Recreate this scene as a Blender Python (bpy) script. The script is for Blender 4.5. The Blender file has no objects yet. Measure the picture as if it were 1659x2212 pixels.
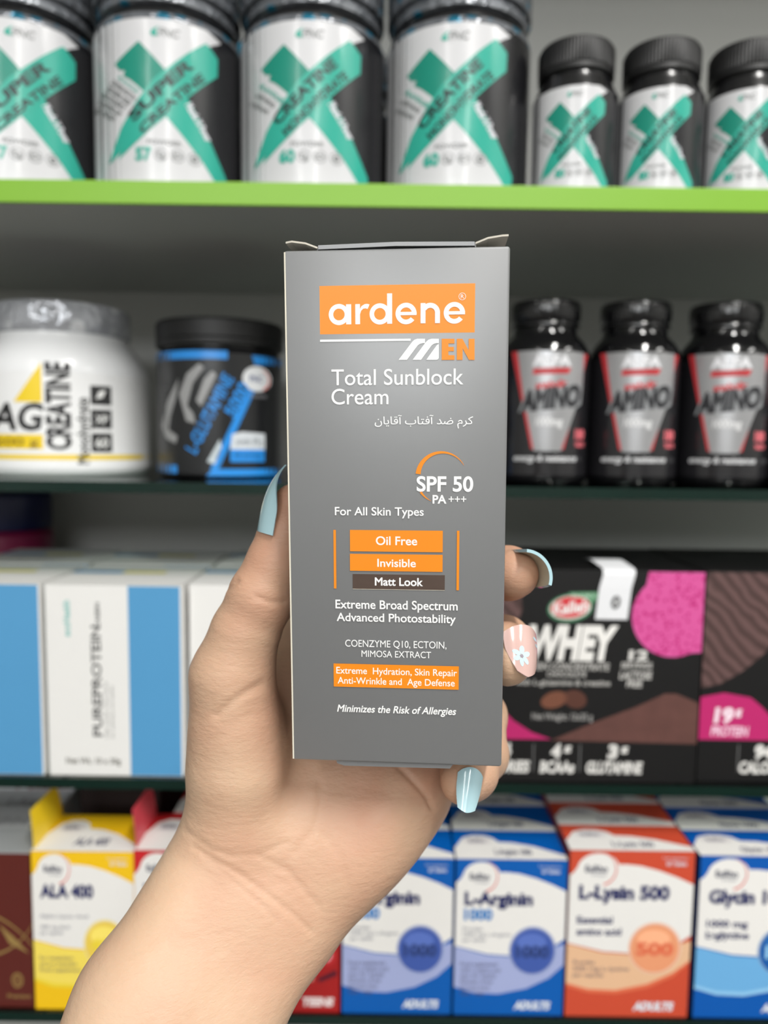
import bpy, bmesh, math, random
import numpy as np
from mathutils import Vector, Matrix
from mathutils.geometry import delaunay_2d_cdt

random.seed(7)
C = bpy.context.scene.collection
PI = math.pi

# ------------------------------------------------------------------ camera
CZ = 1.35                                   # eye height of the phone
F, PX, PY = 1600.0, 829.5, 1106.0           # focal length and centre in pixels of the 1659x2212 frame
R = (Matrix.Rotation(PI / 2 - math.radians(5.2), 3, 'X') @ Matrix.Rotation(math.radians(0.75), 3, 'Z'))
cam = bpy.data.cameras.new('camera')
cam.sensor_fit = 'VERTICAL'
cam.sensor_height = 36.0
cam.lens = F / 2212 * 36
cam.clip_start = 0.01
cam.dof.use_dof = True
cam.dof.focus_distance = 0.1935
cam.dof.aperture_fstop = cam.lens / 2.85
cam_ob = bpy.data.objects.new('camera', cam)
cam_ob.matrix_world = Matrix.Translation((0, 0, CZ)) @ R.to_4x4()
C.objects.link(cam_ob)
sc = bpy.context.scene
sc.camera = cam_ob


def P(px, py, Y):
    """point seen at a pixel of the photograph, on the upright plane at distance Y"""
    d = R @ Vector(((px - PX) / F, -(py - PY) / F, -1))
    return d * (Y / d.y) + Vector((0, 0, CZ))


def ray(px, py):
    return R @ Vector(((px - PX) / F, -(py - PY) / F, -1))


# ------------------------------------------------------------------ world, lights, exposure
world = bpy.data.worlds.new('shop')
sc.world = world
world.use_nodes = True
world.node_tree.nodes['Background'].inputs[0].default_value = (0.8, 0.85, 0.9, 1)
world.node_tree.nodes['Background'].inputs[1].default_value = 0.1
sc.view_settings.view_transform = 'Standard'
sc.view_settings.look = 'None'
sc.view_settings.gamma = 1.0
sc.view_settings.use_curve_mapping = False
sc.view_settings.exposure = -0.38


def area(name, loc, size, power, target=None, col=(1, 1, 1)):
    l = bpy.data.lights.new(name, 'AREA')
    l.shape = 'RECTANGLE'
    l.size, l.size_y = size
    l.energy = power
    l.color = col
    o = bpy.data.objects.new(name, l)
    o.location = loc
    if target is not None:
        d = Vector(target) - Vector(loc)
        o.rotation_euler = d.to_track_quat('-Z', 'Y').to_euler()
    C.objects.link(o)
    return o


# fluorescent battens and panels on the shop ceiling, 2.8 m up
for (x, y, sx, sy, p) in ((0.5, -0.75, 0.14, 1.0, 50), (-0.85, -1.5, 0.14, 1.2, 8), (1.75, -0.5, 0.3, 1.0, 20),
                          (0.6, -2.7, 0.3, 1.6, 26), (-0.9, -2.8, 0.3, 1.6, 18)):
    area('ceiling_lamp', (x, y, 2.76), (sx, sy), p, col=(1, .98, .95))
# added light high behind the camera, for the sheen on the held box
area('added_sheen_light', (-0.4, -3.85, 2.42), (2.4, 0.62), 62, target=(0.1, 0.3, 1.35), col=(.95, .98, 1))


# ------------------------------------------------------------------ materials
def lin(c):
    c = c / 255.0
    return c / 12.92 if c <= 0.04045 else ((c + 0.055) / 1.055) ** 2.4


MATS = {}


def mat(name, rgb, rough=0.45, metal=0.0, coat=0.0, spec=0.5, noise=0.0, nscale=60.0, bump=0.0, bscale=200.0, crough=0.08):
    if name in MATS:
        return MATS[name]
    m = bpy.data.materials.new(name)
    m.use_nodes = True
    nt = m.node_tree
    b = nt.nodes['Principled BSDF']
    col = tuple(lin(v) for v in rgb) + (1,)
    b.inputs['Base Color'].default_value = col
    b.inputs['Roughness'].default_value = rough
    b.inputs['Metallic'].default_value = metal
    b.inputs['Coat Weight'].default_value = coat
    b.inputs['Coat Roughness'].default_value = crough
    if coat >= 1: b.inputs['Coat IOR'].default_value = 1.75
    b.inputs['Specular IOR Level'].default_value = spec
    if noise > 0 or bump > 0:
        tc = nt.nodes.new('ShaderNodeTexCoord')
    if noise > 0:
        n = nt.nodes.new('ShaderNodeTexNoise')
        n.inputs['Scale'].default_value = nscale
        n.inputs['Detail'].default_value = 4
        nt.links.new(tc.outputs['Object'], n.inputs['Vector'])
        r = nt.nodes.new('ShaderNodeMapRange')
        r.inputs['To Min'].default_value = 1 - noise
        r.inputs['To Max'].default_value = 1 + noise
        nt.links.new(n.outputs['Fac'], r.inputs['Value'])
        mx = nt.nodes.new('ShaderNodeVectorMath')
        mx.operation = 'SCALE'
        mx.inputs[0].default_value = col[:3]
        nt.links.new(r.outputs['Result'], mx.inputs['Scale'])
        nt.links.new(mx.outputs['Vector'], b.inputs['Base Color'])
    if bump > 0:
        n2 = nt.nodes.new('ShaderNodeTexNoise')
        n2.inputs['Scale'].default_value = bscale
        n2.inputs['Detail'].default_value = 3
        nt.links.new(tc.outputs['Object'], n2.inputs['Vector'])
        bp = nt.nodes.new('ShaderNodeBump')
        bp.inputs['Strength'].default_value = bump
        bp.inputs['Distance'].default_value = 0.002
        nt.links.new(n2.outputs['Fac'], bp.inputs['Height'])
        nt.links.new(bp.outputs['Normal'], b.inputs['Normal'])
    MATS[name] = m
    return m


def ink(r, g, b, rough=0.4):
    return mat('ink_%d_%d_%d_%d' % (r, g, b, int(rough * 100)), (r, g, b), rough)


def foil_mottled(name, base, spot, scale, thr, rough=0.15, bump=0.5, metal=0.0):
    """glossy dark shrink film printed with irregular coloured marks"""
    m = mat(name, base, rough, metal)
    nt = m.node_tree
    b = nt.nodes['Principled BSDF']
    tc = nt.nodes.new('ShaderNodeTexCoord')
    v = nt.nodes.new('ShaderNodeTexVoronoi')
    v.inputs['Scale'].default_value = scale
    nt.links.new(tc.outputs['Object'], v.inputs['Vector'])
    r = nt.nodes.new('ShaderNodeMapRange')
    r.inputs['From Min'].default_value = thr
    r.inputs['From Max'].default_value = thr - 0.06
    nt.links.new(v.outputs['Distance'], r.inputs['Value'])
    mx = nt.nodes.new('ShaderNodeMix')
    mx.data_type = 'RGBA'
    mx.inputs['A'].default_value = tuple(lin(c) for c in base) + (1,)
    mx.inputs['B'].default_value = tuple(lin(c) for c in spot) + (1,)
    nt.links.new(r.outputs['Result'], mx.inputs['Factor'])
    nt.links.new(mx.outputs['Result'], b.inputs['Base Color'])
    n2 = nt.nodes.new('ShaderNodeTexNoise')
    n2.inputs['Scale'].default_value = 130
    nt.links.new(tc.outputs['Object'], n2.inputs['Vector'])
    bp = nt.nodes.new('ShaderNodeBump')
    bp.inputs['Strength'].default_value = bump
    bp.inputs['Distance'].default_value = 0.003
    nt.links.new(n2.outputs['Fac'], bp.inputs['Height'])
    nt.links.new(bp.outputs['Normal'], b.inputs['Normal'])
    return m


def glass_mat():
    m = bpy.data.materials.new('shelf_glass')
    m.use_nodes = True
    nt = m.node_tree
    nt.nodes.remove(nt.nodes['Principled BSDF'])
    t = nt.nodes.new('ShaderNodeBsdfTransparent')
    t.inputs[0].default_value = (0.80, 0.88, 0.84, 1)
    g = nt.nodes.new('ShaderNodeBsdfGlossy')
    g.inputs['Roughness'].default_value = 0.03
    fr = nt.nodes.new('ShaderNodeFresnel')
    fr.inputs['IOR'].default_value = 1.5
    mx = nt.nodes.new('ShaderNodeMixShader')
    nt.links.new(fr.outputs[0], mx.inputs[0])
    nt.links.new(t.outputs[0], mx.inputs[1])
    nt.links.new(g.outputs[0], mx.inputs[2])
    nt.links.new(mx.outputs[0], nt.nodes['Material Output'].inputs[0])
    return m


# ------------------------------------------------------------------ object helpers
def link(name, me, parent=None, loc=None):
    o = bpy.data.objects.new(name, me)
    C.objects.link(o)
    if parent is not None:
        o.parent = parent
    if loc is not None:
        o.location = loc
    return o


def tag(o, label=None, cat=None, group=None, kind=None):
    if label: o['label'] = label
    if cat: o['category'] = cat
    if group: o['group'] = group
    if kind: o['kind'] = kind
    return o


def thing(name, label, cat, loc=(0, 0, 0), rotz=0.0, group=None):
    o = bpy.data.objects.new(name, None)
    o.empty_display_size = 0.02
    C.objects.link(o)
    o.location = loc
    o.rotation_euler = (0, 0, rotz)
    return tag(o, label, cat, group)


def dup(root, loc, rotz=0.0, label=None, group=None):
    r = root.copy()
    C.objects.link(r)
    r.location = loc
    r.rotation_euler = (0, 0, rotz)
    if label: r['label'] = label
    if group: r['group'] = group
    for ch in list(root.children):
        c = ch.copy()
        C.objects.link(c)
        c.parent = r
        for g in list(ch.children):
            d = g.copy()
            C.objects.link(d)
            d.parent = c
    return r


class MB:
    """collects faces of several materials into one mesh"""
    def __init__(self):
        self.v, self.f, self.m, self.mats = [], [], [], []

    def mi(self, m):
        if m not in self.mats:
            self.mats.append(m)
        return self.mats.index(m)

    def add(self, verts, faces, m):
        o = len(self.v)
        i = self.mi(m)
        self.v += [tuple(p) for p in verts]
        self.f += [[k + o for k in f] for f in faces]
        self.m += [i] * len(faces)

    def box(self, x0, x1, y0, y1, z0, z1, m):
        v = [(x, y, z) for z in (z0, z1) for y in (y0, y1) for x in (x0, x1)]
        f = [(0, 2, 3, 1), (4, 5, 7, 6), (0, 1, 5, 4), (2, 6, 7, 3), (0, 4, 6, 2), (1, 3, 7, 5)]
        self.add(v, f, m)

    def rbox(self, x0, x1, y0, y1, z0, z1, m, bev=0.001, segs=2):
        bm = bmesh.new()
        bmesh.ops.create_cube(bm, size=1)
        for q in bm.verts:
            q.co = Vector(((x0 + x1) / 2 + q.co.x * (x1 - x0), (y0 + y1) / 2 + q.co.y * (y1 - y0), (z0 + z1) / 2 + q.co.z * (z1 - z0)))
        bmesh.ops.bevel(bm, geom=bm.edges[:], offset=bev, segments=segs, affect='EDGES', profile=0.5)
        self.bm(bm, m)

    def bm(self, bm, m):
        bm.verts.index_update()
        self.add([q.co[:] for q in bm.verts], [[q.index for q in f.verts] for f in bm.faces], m)
        bm.free()

    def lathe(self, prof, m, segs=64, ribs=0, ribamp=0.0, ribz=None):
        n = len(prof)
        v, f = [], []
        for k in range(segs):
            a = 2 * PI * k / segs
            for (r, z) in prof:
                rr = r
                if ribs and ribz and ribz[0] <= z <= ribz[1]:
                    rr += ribamp * math.cos(ribs * a)
                v.append((rr * math.cos(a), rr * math.sin(a), z))
        for k in range(segs):
            k2 = (k + 1) % segs
            for j in range(n - 1):
                f.append((k * n + j, k2 * n + j, k2 * n + j + 1, k * n + j + 1))
        self.add(v, f, m)

    def build(self, name, parent=None, smooth=False, angle=35):
        me = bpy.data.meshes.new(name)
        me.from_pydata(self.v, [], self.f)
        for m in self.mats:
            me.materials.append(m)
        me.polygons.foreach_set('material_index', self.m)
        if smooth:
            me.polygons.foreach_set('use_smooth', [True] * len(self.f))
            me.set_sharp_from_angle(angle=math.radians(angle))
        me.update()
        return link(name, me, parent)


# ------------------------------------------------------------------ flat artwork: layers of printed shapes
_tcache = {}


def text2d(s, bold=0.0, res=3):
    """outlines of a line of text, thickened by bold and filled by winding number"""
    key = (s, bold, res)
    if key in _tcache:
        return _tcache[key]
    c = bpy.data.curves.new('t', 'FONT')
    c.body = s
    c.size = 1
    c.resolution_u = res
    c.fill_mode = 'NONE'
    o = bpy.data.objects.new('t', c)
    me = bpy.data.meshes.new_from_object(o)
    pv = [(q.co.x, q.co.y) for q in me.vertices]
    nxt = {e.vertices[0]: e.vertices[1] for e in me.edges}
    # closing edges are stored low-high, so walk the rings by neighbours instead
    nb = {}
    for e in me.edges:
        a, b = e.vertices
        nb.setdefault(a, []).append(b)
        nb.setdefault(b, []).append(a)
    bpy.data.meshes.remove(me)
    bpy.data.objects.remove(o)
    bpy.data.curves.remove(c)
    seen, loops = set(), []
    for st in range(len(pv)):
        if st in seen or st not in nb:
            continue
        lp, cur, prev = [st], st, None
        seen.add(st)
        n0 = st + 1 if st + 1 in nb[st] else nb[st][0]
        prev, cur = st, n0
        while cur != st and cur not in seen:
            seen.add(cur)
            lp.append(cur)
            ns = [q for q in nb[cur] if q != prev]
            if not ns:
                break
            prev, cur = cur, ns[0]
        if len(lp) > 2:
            loops.append(np.array([pv[q] for q in lp]))
    if not loops:
        _tcache[key] = ([], [])
        return _tcache[key]

    def sarea(L):
        q = np.roll(L, -1, 0)
        return 0.5 * float(np.sum(L[:, 0] * q[:, 1] - q[:, 0] * L[:, 1]))
    # drop doubled points; find the direction outer contours run in
    cl = []
    for L in loops:
        d = np.hypot(*(np.roll(L, -1, 0) - L).T)
        L = L[d > 1e-5]
        if len(L) > 2:
            cl.append(L)
    loops = cl
    big = max(loops, key=lambda L: abs(sarea(L)))
    sg = 1.0 if sarea(big) > 0 else -1.0
    if bold:
        out = []
        for L in loops:
            e1 = L - np.roll(L, 1, 0)
            e2 = np.roll(L, -1, 0) - L
            e1 /= np.hypot(*e1.T)[:, None]
            e2 /= np.hypot(*e2.T)[:, None]
            n1 = np.stack([e1[:, 1], -e1[:, 0]], 1) * sg
            n2 = np.stack([e2[:, 1], -e2[:, 0]], 1) * sg
            m = n1 + n2
            k = np.maximum((m * m).sum(1), 0.7)
            out.append(L + bold * 2 * m / k[:, None])
        loops = out
    V, E = [], []
    for L in loops:
        o_ = len(V)
        V += [Vector(p) for p in L]
        E += [(o_ + k, o_ + (k + 1) % len(L)) for k in range(len(L))]
    r = delaunay_2d_cdt(V, E, [], 0, 1e-6)
    tv = np.array([(p.x, p.y) for p in r[0]])
    tf = np.array([list(x) for x in r[2]])
    ct = tv[tf].mean(1)
    w = np.zeros(len(ct))
    for L in loops:
        A, B = L, np.roll(L, -1, 0)
        up = (A[None, :, 1] <= ct[:, None, 1]) & (B[None, :, 1] > ct[:, None, 1])
        dn = (A[None, :, 1] > ct[:, None, 1]) & (B[None, :, 1] <= ct[:, None, 1])
        cr = (B[None, :, 0] - A[None, :, 0]) * (ct[:, None, 1] - A[None, :, 1]) - (ct[:, None, 0] - A[None, :, 0]) * (B[None, :, 1] - A[None, :, 1])
        w += (up & (cr > 0)).sum(1) - (dn & (cr < 0)).sum(1)
    keep = w * sg > 0.5
    v = [tuple(p) for p in tv]
    f = [list(map(int, q)) for q in tf[keep]]
    _tcache[key] = (v, f)
    return v, f


def _cap():
    v, _ = text2d('H')
    return max(p[1] for p in v)


class Art:
    """shapes in a 2D frame, x to the right and y downwards"""
    def __init__(self):
        self.items = []
        self.layer = 0

    def up(self):
        self.layer += 1
        return self

    def add(self, v, f, m):
        self.items.append((v, f, m, self.layer))

    def poly(self, pts, m):
        r = delaunay_2d_cdt([Vector(p) for p in pts], [], [list(range(len(pts)))], 1, 1e-6)
        self.add([(p.x, p.y) for p in r[0]], [list(x) for x in r[2]], m)

    def rect(self, x0, y0, x1, y1, m):
        self.add([(x0, y0), (x1, y0), (x1, y1), (x0, y1)], [(0, 1, 2, 3)], m)

    def quad(self, a, b, c, d, m):
        self.add([a, b, c, d], [(0, 1, 2, 3)], m)

    def disc(self, cx, cy, rx, ry, m, n=40, rot=0.0):
        pts = []
        for k in range(n):
            a = 2 * PI * k / n
            x, y = rx * math.cos(a), ry * math.sin(a)
            pts.append((cx + x * math.cos(rot) - y * math.sin(rot), cy + x * math.sin(rot) + y * math.cos(rot)))
        self.add(pts, [list(range(n))], m)

    def arc(self, cx, cy, ro0, ri0, ro1, ri1, a0, a1, m, n=40):
        """ring sector, degrees counter-clockwise as seen, radii running from start to end"""
        v, f = [], []
        for k in range(n + 1):
            t = k / n
            a = math.radians(a0 + (a1 - a0) * t)
            for r in (ro0 + (ro1 - ro0) * t, ri0 + (ri1 - ri0) * t):
                v.append((cx + r * math.cos(a), cy - r * math.sin(a)))
        for k in range(n):
            f.append((2 * k, 2 * k + 1, 2 * k + 3, 2 * k + 2))
        self.add(v, f, m)

    def text(self, s, x0, x1, ytop, ybase, m, bold=0.0, shear=0.0, rot=0.0, full=False, res=3):
        """text whose ink runs from x0 to x1 and whose capitals stand from ytop to ybase"""
        v, f = text2d(s, bold, res)
        if not v:
            return
        a, b = min(p[0] for p in v), max(p[0] for p in v)
        if full:
            c, d = min(p[1] for p in v), max(p[1] for p in v)
        else:
            c, d = 0.0, _cap()
        sx, sy = (x1 - x0) / (b - a), (ybase - ytop) / (d - c)
        cx, cy = (x0 + x1) / 2, (ytop + ybase) / 2
        out = []
        for (x, y) in v:
            X = x0 + (x - a) * sx
            Y = ybase - (y - c) * sy
            X += shear * (cy - Y)
            dx, dy = X - cx, Y - cy
            out.append((cx + dx * math.cos(rot) + dy * math.sin(rot), cy - dx * math.sin(rot) + dy * math.cos(rot)))
        self.add(out, f, m)

    def vtext(self, s, cx, cy, length, height, m, bold=0.0, deg=90):
        self.text(s, cx - length / 2, cx + length / 2, cy - height / 2, cy + height / 2, m, bold, 0, math.radians(deg))

    def emit(self, mb, fn, eps=0.00005, slice_x=None):
        """fn(x, y, lift) -> 3D point; slice_x cuts shapes into narrow strips so they can bend"""
        for (v, f, m, L) in self.items:
            if slice_x:
                bm = bmesh.new()
                vs = [bm.verts.new((p[0], p[1], 0)) for p in v]
                for q in f:
                    try:
                        bm.faces.new([vs[k] for k in q])
                    except ValueError:
                        pass
                lo, hi = min(p[0] for p in v), max(p[0] for p in v)
                k = math.ceil(lo / slice_x)
                while k * slice_x < hi:
                    bmesh.ops.bisect_plane(bm, geom=bm.verts[:] + bm.edges[:] + bm.faces[:], plane_co=(k * slice_x, 0, 0), plane_no=(1, 0, 0), dist=1e-7)
                    k += 1
                bm.verts.index_update()
                vv = [(q.co.x, q.co.y) for q in bm.verts]
                ff = [[q.index for q in x.verts] for x in bm.faces]
                bm.free()
            else:
                vv, ff = v, f
            p3 = [fn(p[0], p[1], eps * (L + 1)) for p in vv]
            # make the faces look outwards
            out = []
            for q in ff:
                ar = sum(vv[q[i]][0] * vv[q[(i + 1) % len(q)]][1] - vv[q[(i + 1) % len(q)]][0] * vv[q[i]][1] for i in range(len(q)))
                out.append(list(q) if ar < 0 else list(reversed(q)))
            mb.add(p3, out, m)


def cyl_fn(cx, pxr, r, z0, ybase, scale, ys=None):
    """maps art pixels onto the front (-Y side) of a cylinder of radius r"""
    def fn(x, y, e):
        u = max(-0.999, min(0.999, (x - cx) / pxr))
        rr = r + e
        return (rr * u, -rr * math.sqrt(1 - u * u), z0 + (ybase - y) * scale)
    return fn


# ------------------------------------------------------------------ the room and the shelving
grey_board = mat('grey_melamine', (184, 184, 180), 0.42, noise=0.03, nscale=8)
wallm = mat('shop_wall_paint', (190, 190, 187), 0.8, noise=0.02)
floorm = mat('shop_floor_tile', (86, 82, 78), 0.4, noise=0.05, nscale=3)
ceilm = mat('ceiling_tile', (225, 225, 222), 0.9, noise=0.02)


def struct(name, x0, x1, y0, y1, z0, z1, m):
    b = MB()
    b.box(x0, x1, y0, y1, z0, z1, m)
    return tag(b.build(name), kind='structure')


struct('floor', -2.3, 2.3, -4.1, 0.85, -0.05, 0.0, floorm)
struct('ceiling', -2.3, 2.3, -4.1, 0.85, 2.80, 2.85, ceilm)
struct('wall_back', -2.3, 2.3, 0.71, 0.85, 0.0, 2.80, grey_board)
struct('wall_front', -2.3, 2.3, -4.1, -4.0, 0.0, 2.80, wallm)
struct('wall_left', -2.3, -2.2, -4.0, 0.71, 0.0, 2.80, wallm)
struct('wall_right', 2.2, 2.3, -4.0, 0.71, 0.0, 2.80, wallm)

ZT = P(830, 397, 0.45).z                    # top of the green-edged board
ZB = P(830, 448, 0.45).z
ZG1 = P(830, 1048, 0.455).z                 # tops of the glass shelves
ZG2 = P(830, 1690, 0.455).z
ZG3 = P(830, 2196, 0.445).z
for k, sx in enumerate((-1, 1)):
    struct('trim_%d' % (k + 1), min(sx * 0.95, sx * 0.968), max(sx * 0.95, sx * 0.968), 0.45, 0.71, 0.0, 2.2, grey_board)
struct('trim_3', -0.95, 0.95, 0.45, 0.71, ZT + 0.3, ZT + 0.316, grey_board)  # unseen board, added to shade the back panel above the jars
green = mat('green_edge_band', (128, 180, 44), 0.42)
b = MB(); b.box(-0.95, 0.95, 0.4515, 0.71, ZB, ZT, grey_board)
shelf = tag(b.build('shelf_board'), 'grey shelf board with bright green front edge, under the black jars', 'shelf')
b = MB(); b.rbox(-0.95, 0.95, 0.4495, 0.4515, ZB, ZT, green, 0.0006); g = b.build('edge_band', shelf)
g['label'] = 'bright green edge band'

glassm = glass_mat()
edgem = mat('glass_cut_edge', (5, 34, 27), 0.2, coat=0.1, noise=0.25, nscale=40)


def glass_shelf(z, t, yf, label):
    o = MB()
    x0, x1, y1 = -0.949, 0.949, 0.709
    v = [(x0, yf, z - t), (x1, yf, z - t), (x1, y1, z - t), (x0, y1, z - t), (x0, yf, z), (x1, yf, z), (x1, y1, z), (x0, y1, z)]
    o.add(v, [(4, 5, 6, 7), (3, 2, 1, 0)], glassm)
    o.add(v, [(0, 1, 5, 4), (2, 3, 7, 6), (1, 2, 6, 5), (3, 0, 4, 7)], edgem)
    return tag(o.build('glass_shelf'), label, 'shelf', 'glass shelves with dark green edges')


glass_shelf(ZG1, 0.0068, 0.455, 'topmost clear glass shelf, with bottles and tubs standing on it')
glass_shelf(ZG2, 0.0068, 0.455, 'middle clear glass shelf, under the blue-and-white and black cartons')
glass_shelf(ZG3, 0.0068, 0.445, 'lowest clear glass shelf, under the small vitamin boxes')

# ------------------------------------------------------------------ top shelf: black jars with the teal X
plastic_black = mat('black_plastic', (16, 16, 18), 0.25, coat=0.3)
plastic_matte = mat('black_plastic_ribbed', (13, 13, 14), 0.5)
label_white = mat('label_white', (208, 208, 210), 0.28, coat=0.3)
label_black = mat('label_black', (24, 24, 27), 0.3, coat=0.3)
teal = mat('teal_ink', (42, 166, 146), 0.3, coat=0.3)
teal_dark = mat('deep_teal_ink', (18, 136, 116), 0.3, coat=0.3)
ink_dark = ink(22, 48, 46)
ink_grey = ink(128, 130, 130)
ink_black = ink(22, 22, 24)
ink_white = ink(240, 240, 238)
film = foil_mottled('shrink_film_teal_marks', (112, 115, 120), (24, 104, 130), 75, 0.36, 0.2, 1.0, 0.35)


def x_art(words, small, count):
    """the teal X label, in pixels of the jar at the right of the four"""
    a = Art()
    W = label_white
    a.poly([(841, 88), (1056, 88), (1083, 99), (1056, 120), (1000, 205), (1010, 240), (1094, 402), (841, 402)], W)
    a.up()
    # falling bar, then rising bar over it
    a.poly([(887, 170), (931, 132), (978, 190), (1022, 238), (1052, 290), (1093, 372), (1090, 402), (1080, 400), (1045, 352), (1005, 305), (972, 268), (935, 225), (915, 205), (902, 196), (906, 186), (896, 184)], teal)
    a.up()
    a.poly([(887, 170), (931, 132), (978, 185), (968, 205), (944, 232), (915, 205), (902, 196), (906, 186), (896, 184)], teal_dark)
    a.up()
    a.poly([(1054, 113), (1076, 134), (1075, 170), (1022, 228), (985, 268), (940, 312), (905, 345), (890, 358), (897, 342), (884, 354), (873, 362), (882, 334), (897, 296), (925, 248), (957, 204), (985, 178), (1018, 146)], teal)
    a.up()
    w1, w2 = words
    r = math.radians(47)
    a.text(w1, 888, 1052, 211, 230, ink_dark, 0.04, 0.15, r)
    a.text(w2, 905, 1075, 236, 251, ink_dark, 0.035, 0.15, r)
    if count == '57':                       # denser block of small print on the SUPER jars
        for k in range(5):
            a.vtext(['STRENGTH', 'POWER RISE', 'RECOVERY', 'VOLUME UP', 'STAMINA'][k], 902 - k * 9, 222 + k * 9, 60, 8, ink_grey, 0.04, -44)
        a.vtext(small, 912, 214, 50, 6, teal, 0.02, -44)
    else:
        for k, (t_, L) in enumerate(((small, 60), ('SERVING', 48), ('5 GRAM', 46))):
            a.vtext(t_, 908 - k * 12, 222 + k * 10, L, 8, [teal, ink_grey, ink_grey][k], 0.03, -44)
    a.text('Muscle X-Power', 1002, 1076, 267, 281, ink(214, 214, 220), 0.045, 0, -math.radians(58))
    a.text('FNC', 968, 1004, 106, 121, ink_grey, 0.02, 0.2)
    a.poly([(952, 118), (955, 110), (968, 103), (962, 112), (966, 121), (957, 122)], teal)
    a.text('POWDER', 944, 1006, 321, 330, ink_grey, 0.01)
    a.text(count, 922, 952, 338, 361, teal, 0.05)
    for k in range(3):
        a.arc(968 + k * 31, 350, 12, 10.6, 12, 10.6, 0, 360, ink_grey, 24)
    a.text('9g', 961, 975, 345, 355, ink_grey, 0.02)
    a.text('30+', 990, 1008, 345, 355, ink_grey, 0.02)
    a.disc(1030, 350, 6, 6, ink_grey)
    return a


RJ = 0.0455


def big_jar(name, label, words, small, count, loc, rot, group):
    t = thing(name, label, 'jar', loc, rot, group)
    r = RJ
    b = MB()
    b.lathe([(0, 0.0015), (r - 0.006, 0.0), (r - 0.002, 0.0015), (r, 0.006), (r, 0.095), (r - 0.001, 0.1), (r - 0.004, 0.104), (0.041, 0.106), (0.041, 0.112), (0, 0.112)], plastic_black, 72)
    b.build('jar_body', t, True)
    b = MB()
    rl = r + 0.0002
    n = 64
    v, f = [], []
    for k in range(n + 1):                  # sleeve label, its seam at the back
        a = -PI / 2 + 2 * PI * (k / n)
        for z in (0.004, 0.0945):
            v.append((rl * math.cos(a - PI), rl * math.sin(a - PI), z))
    for k in range(n):
        f.append((2 * k, 2 * k + 2, 2 * k + 3, 2 * k + 1))
    left, right = [], []
    for q in f:
        x = (v[q[0]][0] + v[q[1]][0]) / 2
        y = (v[q[0]][1] + v[q[1]][1]) / 2
        (left if (x < -0.9 * rl) else right).append(q)
    b.add(v, left, label_white)
    b.add(v, right, label_black)
    x_art(words, small, count).emit(b, cyl_fn(985, 145, rl, 0.004, 397, 0.0905 / 309), 0.00006, 12)
    b.build('label', t, True)
    b = MB()
    b.lathe([(0.0, 0.1145), (0.042, 0.1145), (0.0435, 0.112), (0.0435, 0.106), (0.0405, 0.1045), (0.0449, 0.0985), (0.0458, 0.0955), (0.0458, 0.0945)], film, 72)
    b.build('shrink_band', t, True, 60)
    b = MB()
    b.lathe([(0.0, 0.113), (0.0453, 0.113), (0.0459, 0.114), (0.0459, 0.119), (0.0448, 0.120), (0.0459, 0.121), (0.0459, 0.138), (0.045, 0.1405), (0, 0.1405)], film, 72)
    b.build('lid', t, True, 50)
    return t


def face_cam(x, y):
    return math.atan2(x, y) * -1.0


jar_px = [60, 368, 675, 985]
WORDS = [('SUPER', 'CREATINE'), ('CREATINE', 'MONOHYDRATE')]
where = ['cut off by the left photo edge', 'second from the left', 'third from the left', 'last of the four, beside the small bottles']
protos = {}
for i, px in enumerate(jar_px):
    Y = 0.503
    p = P(px, 390, Y)
    x = p.x
    kind = 0 if i < 2 else 1
    lab = 'black jar with white label and teal X, ' + where[i]
    rz = face_cam(x, Y)
    if kind not in protos:
        protos[kind] = big_jar('supplement_jar', lab, WORDS[kind], 'FLAVOUR', '57' if kind == 0 else '60', (x, Y, ZT), rz, 'front row of black jars with the teal X')
    else:
        dup(protos[kind], (x, Y, ZT), rz, lab)
for i, px in enumerate([60, 368, 675, 985]):
    q = P(px, 390, 0.503)
    x = q.x * 1.0
    dup(protos[i // 2], (x + 0.004, 0.603, ZT), 0.03, 'black jar in the shadowed second row, ' + ['behind the leftmost front jar', 'behind the second front jar', 'behind the third front jar', 'behind the last big front jar'][i], 'second row of black jars')

# small bottles at the right of the same shelf
RS = 0.0262


def small_bottle(label, loc, rot):
    t = thing('supplement_bottle', label, 'bottle', loc, rot, 'small black bottles with the teal X')
    r = RS
    b = MB()
    b.lathe([(0, 0.001), (r - 0.003, 0), (r - 0.001, 0.001), (r, 0.004), (r, 0.0615), (r - 0.0008, 0.0635), (r - 0.003, 0.0685), (0.0215, 0.0725), (0.0215, 0.075), (0, 0.075)], plastic_black, 64)
    b.build('bottle_body', t, True)
    b = MB()
    rl = r + 0.00015
    n = 48
    v, fl, fr = [], [], []
    for k in range(n + 1):
        a = 2 * PI * k / n
        for z in (0.002, 0.062):
            v.append((rl * math.cos(a), rl * math.sin(a), z))
    for k in range(n):
        am = 2 * PI * (k + 0.5) / n
        q = (2 * k, 2 * k + 2, 2 * k + 3, 2 * k + 1)
        (fl if math.cos(am) < -0.93 else fr).append(q)
    b.add(v, fl, label_white)
    b.add(v, fr, label_black)
    x_art(('CREATINE', 'MONOHYDRATE'), 'FLAVOUR', '80').emit(b, cyl_fn(985, 145, rl, 0.002, 402, 0.06 / 314), 0.00005, 14)
    b.build('label', t, True)
    b = MB()
    b.lathe([(0, 0.0735), (0.0222, 0.0735), (0.0232, 0.0745), (0.0232, 0.077), (0.0228, 0.0775), (0.0232, 0.078), (0.0232, 0.0905), (0.0222, 0.0925), (0.019, 0.0932), (0, 0.0932)], plastic_matte, 288, 72, 0.00022, (0.0775, 0.091))
    b.build('cap', t, True)
    return t


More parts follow.
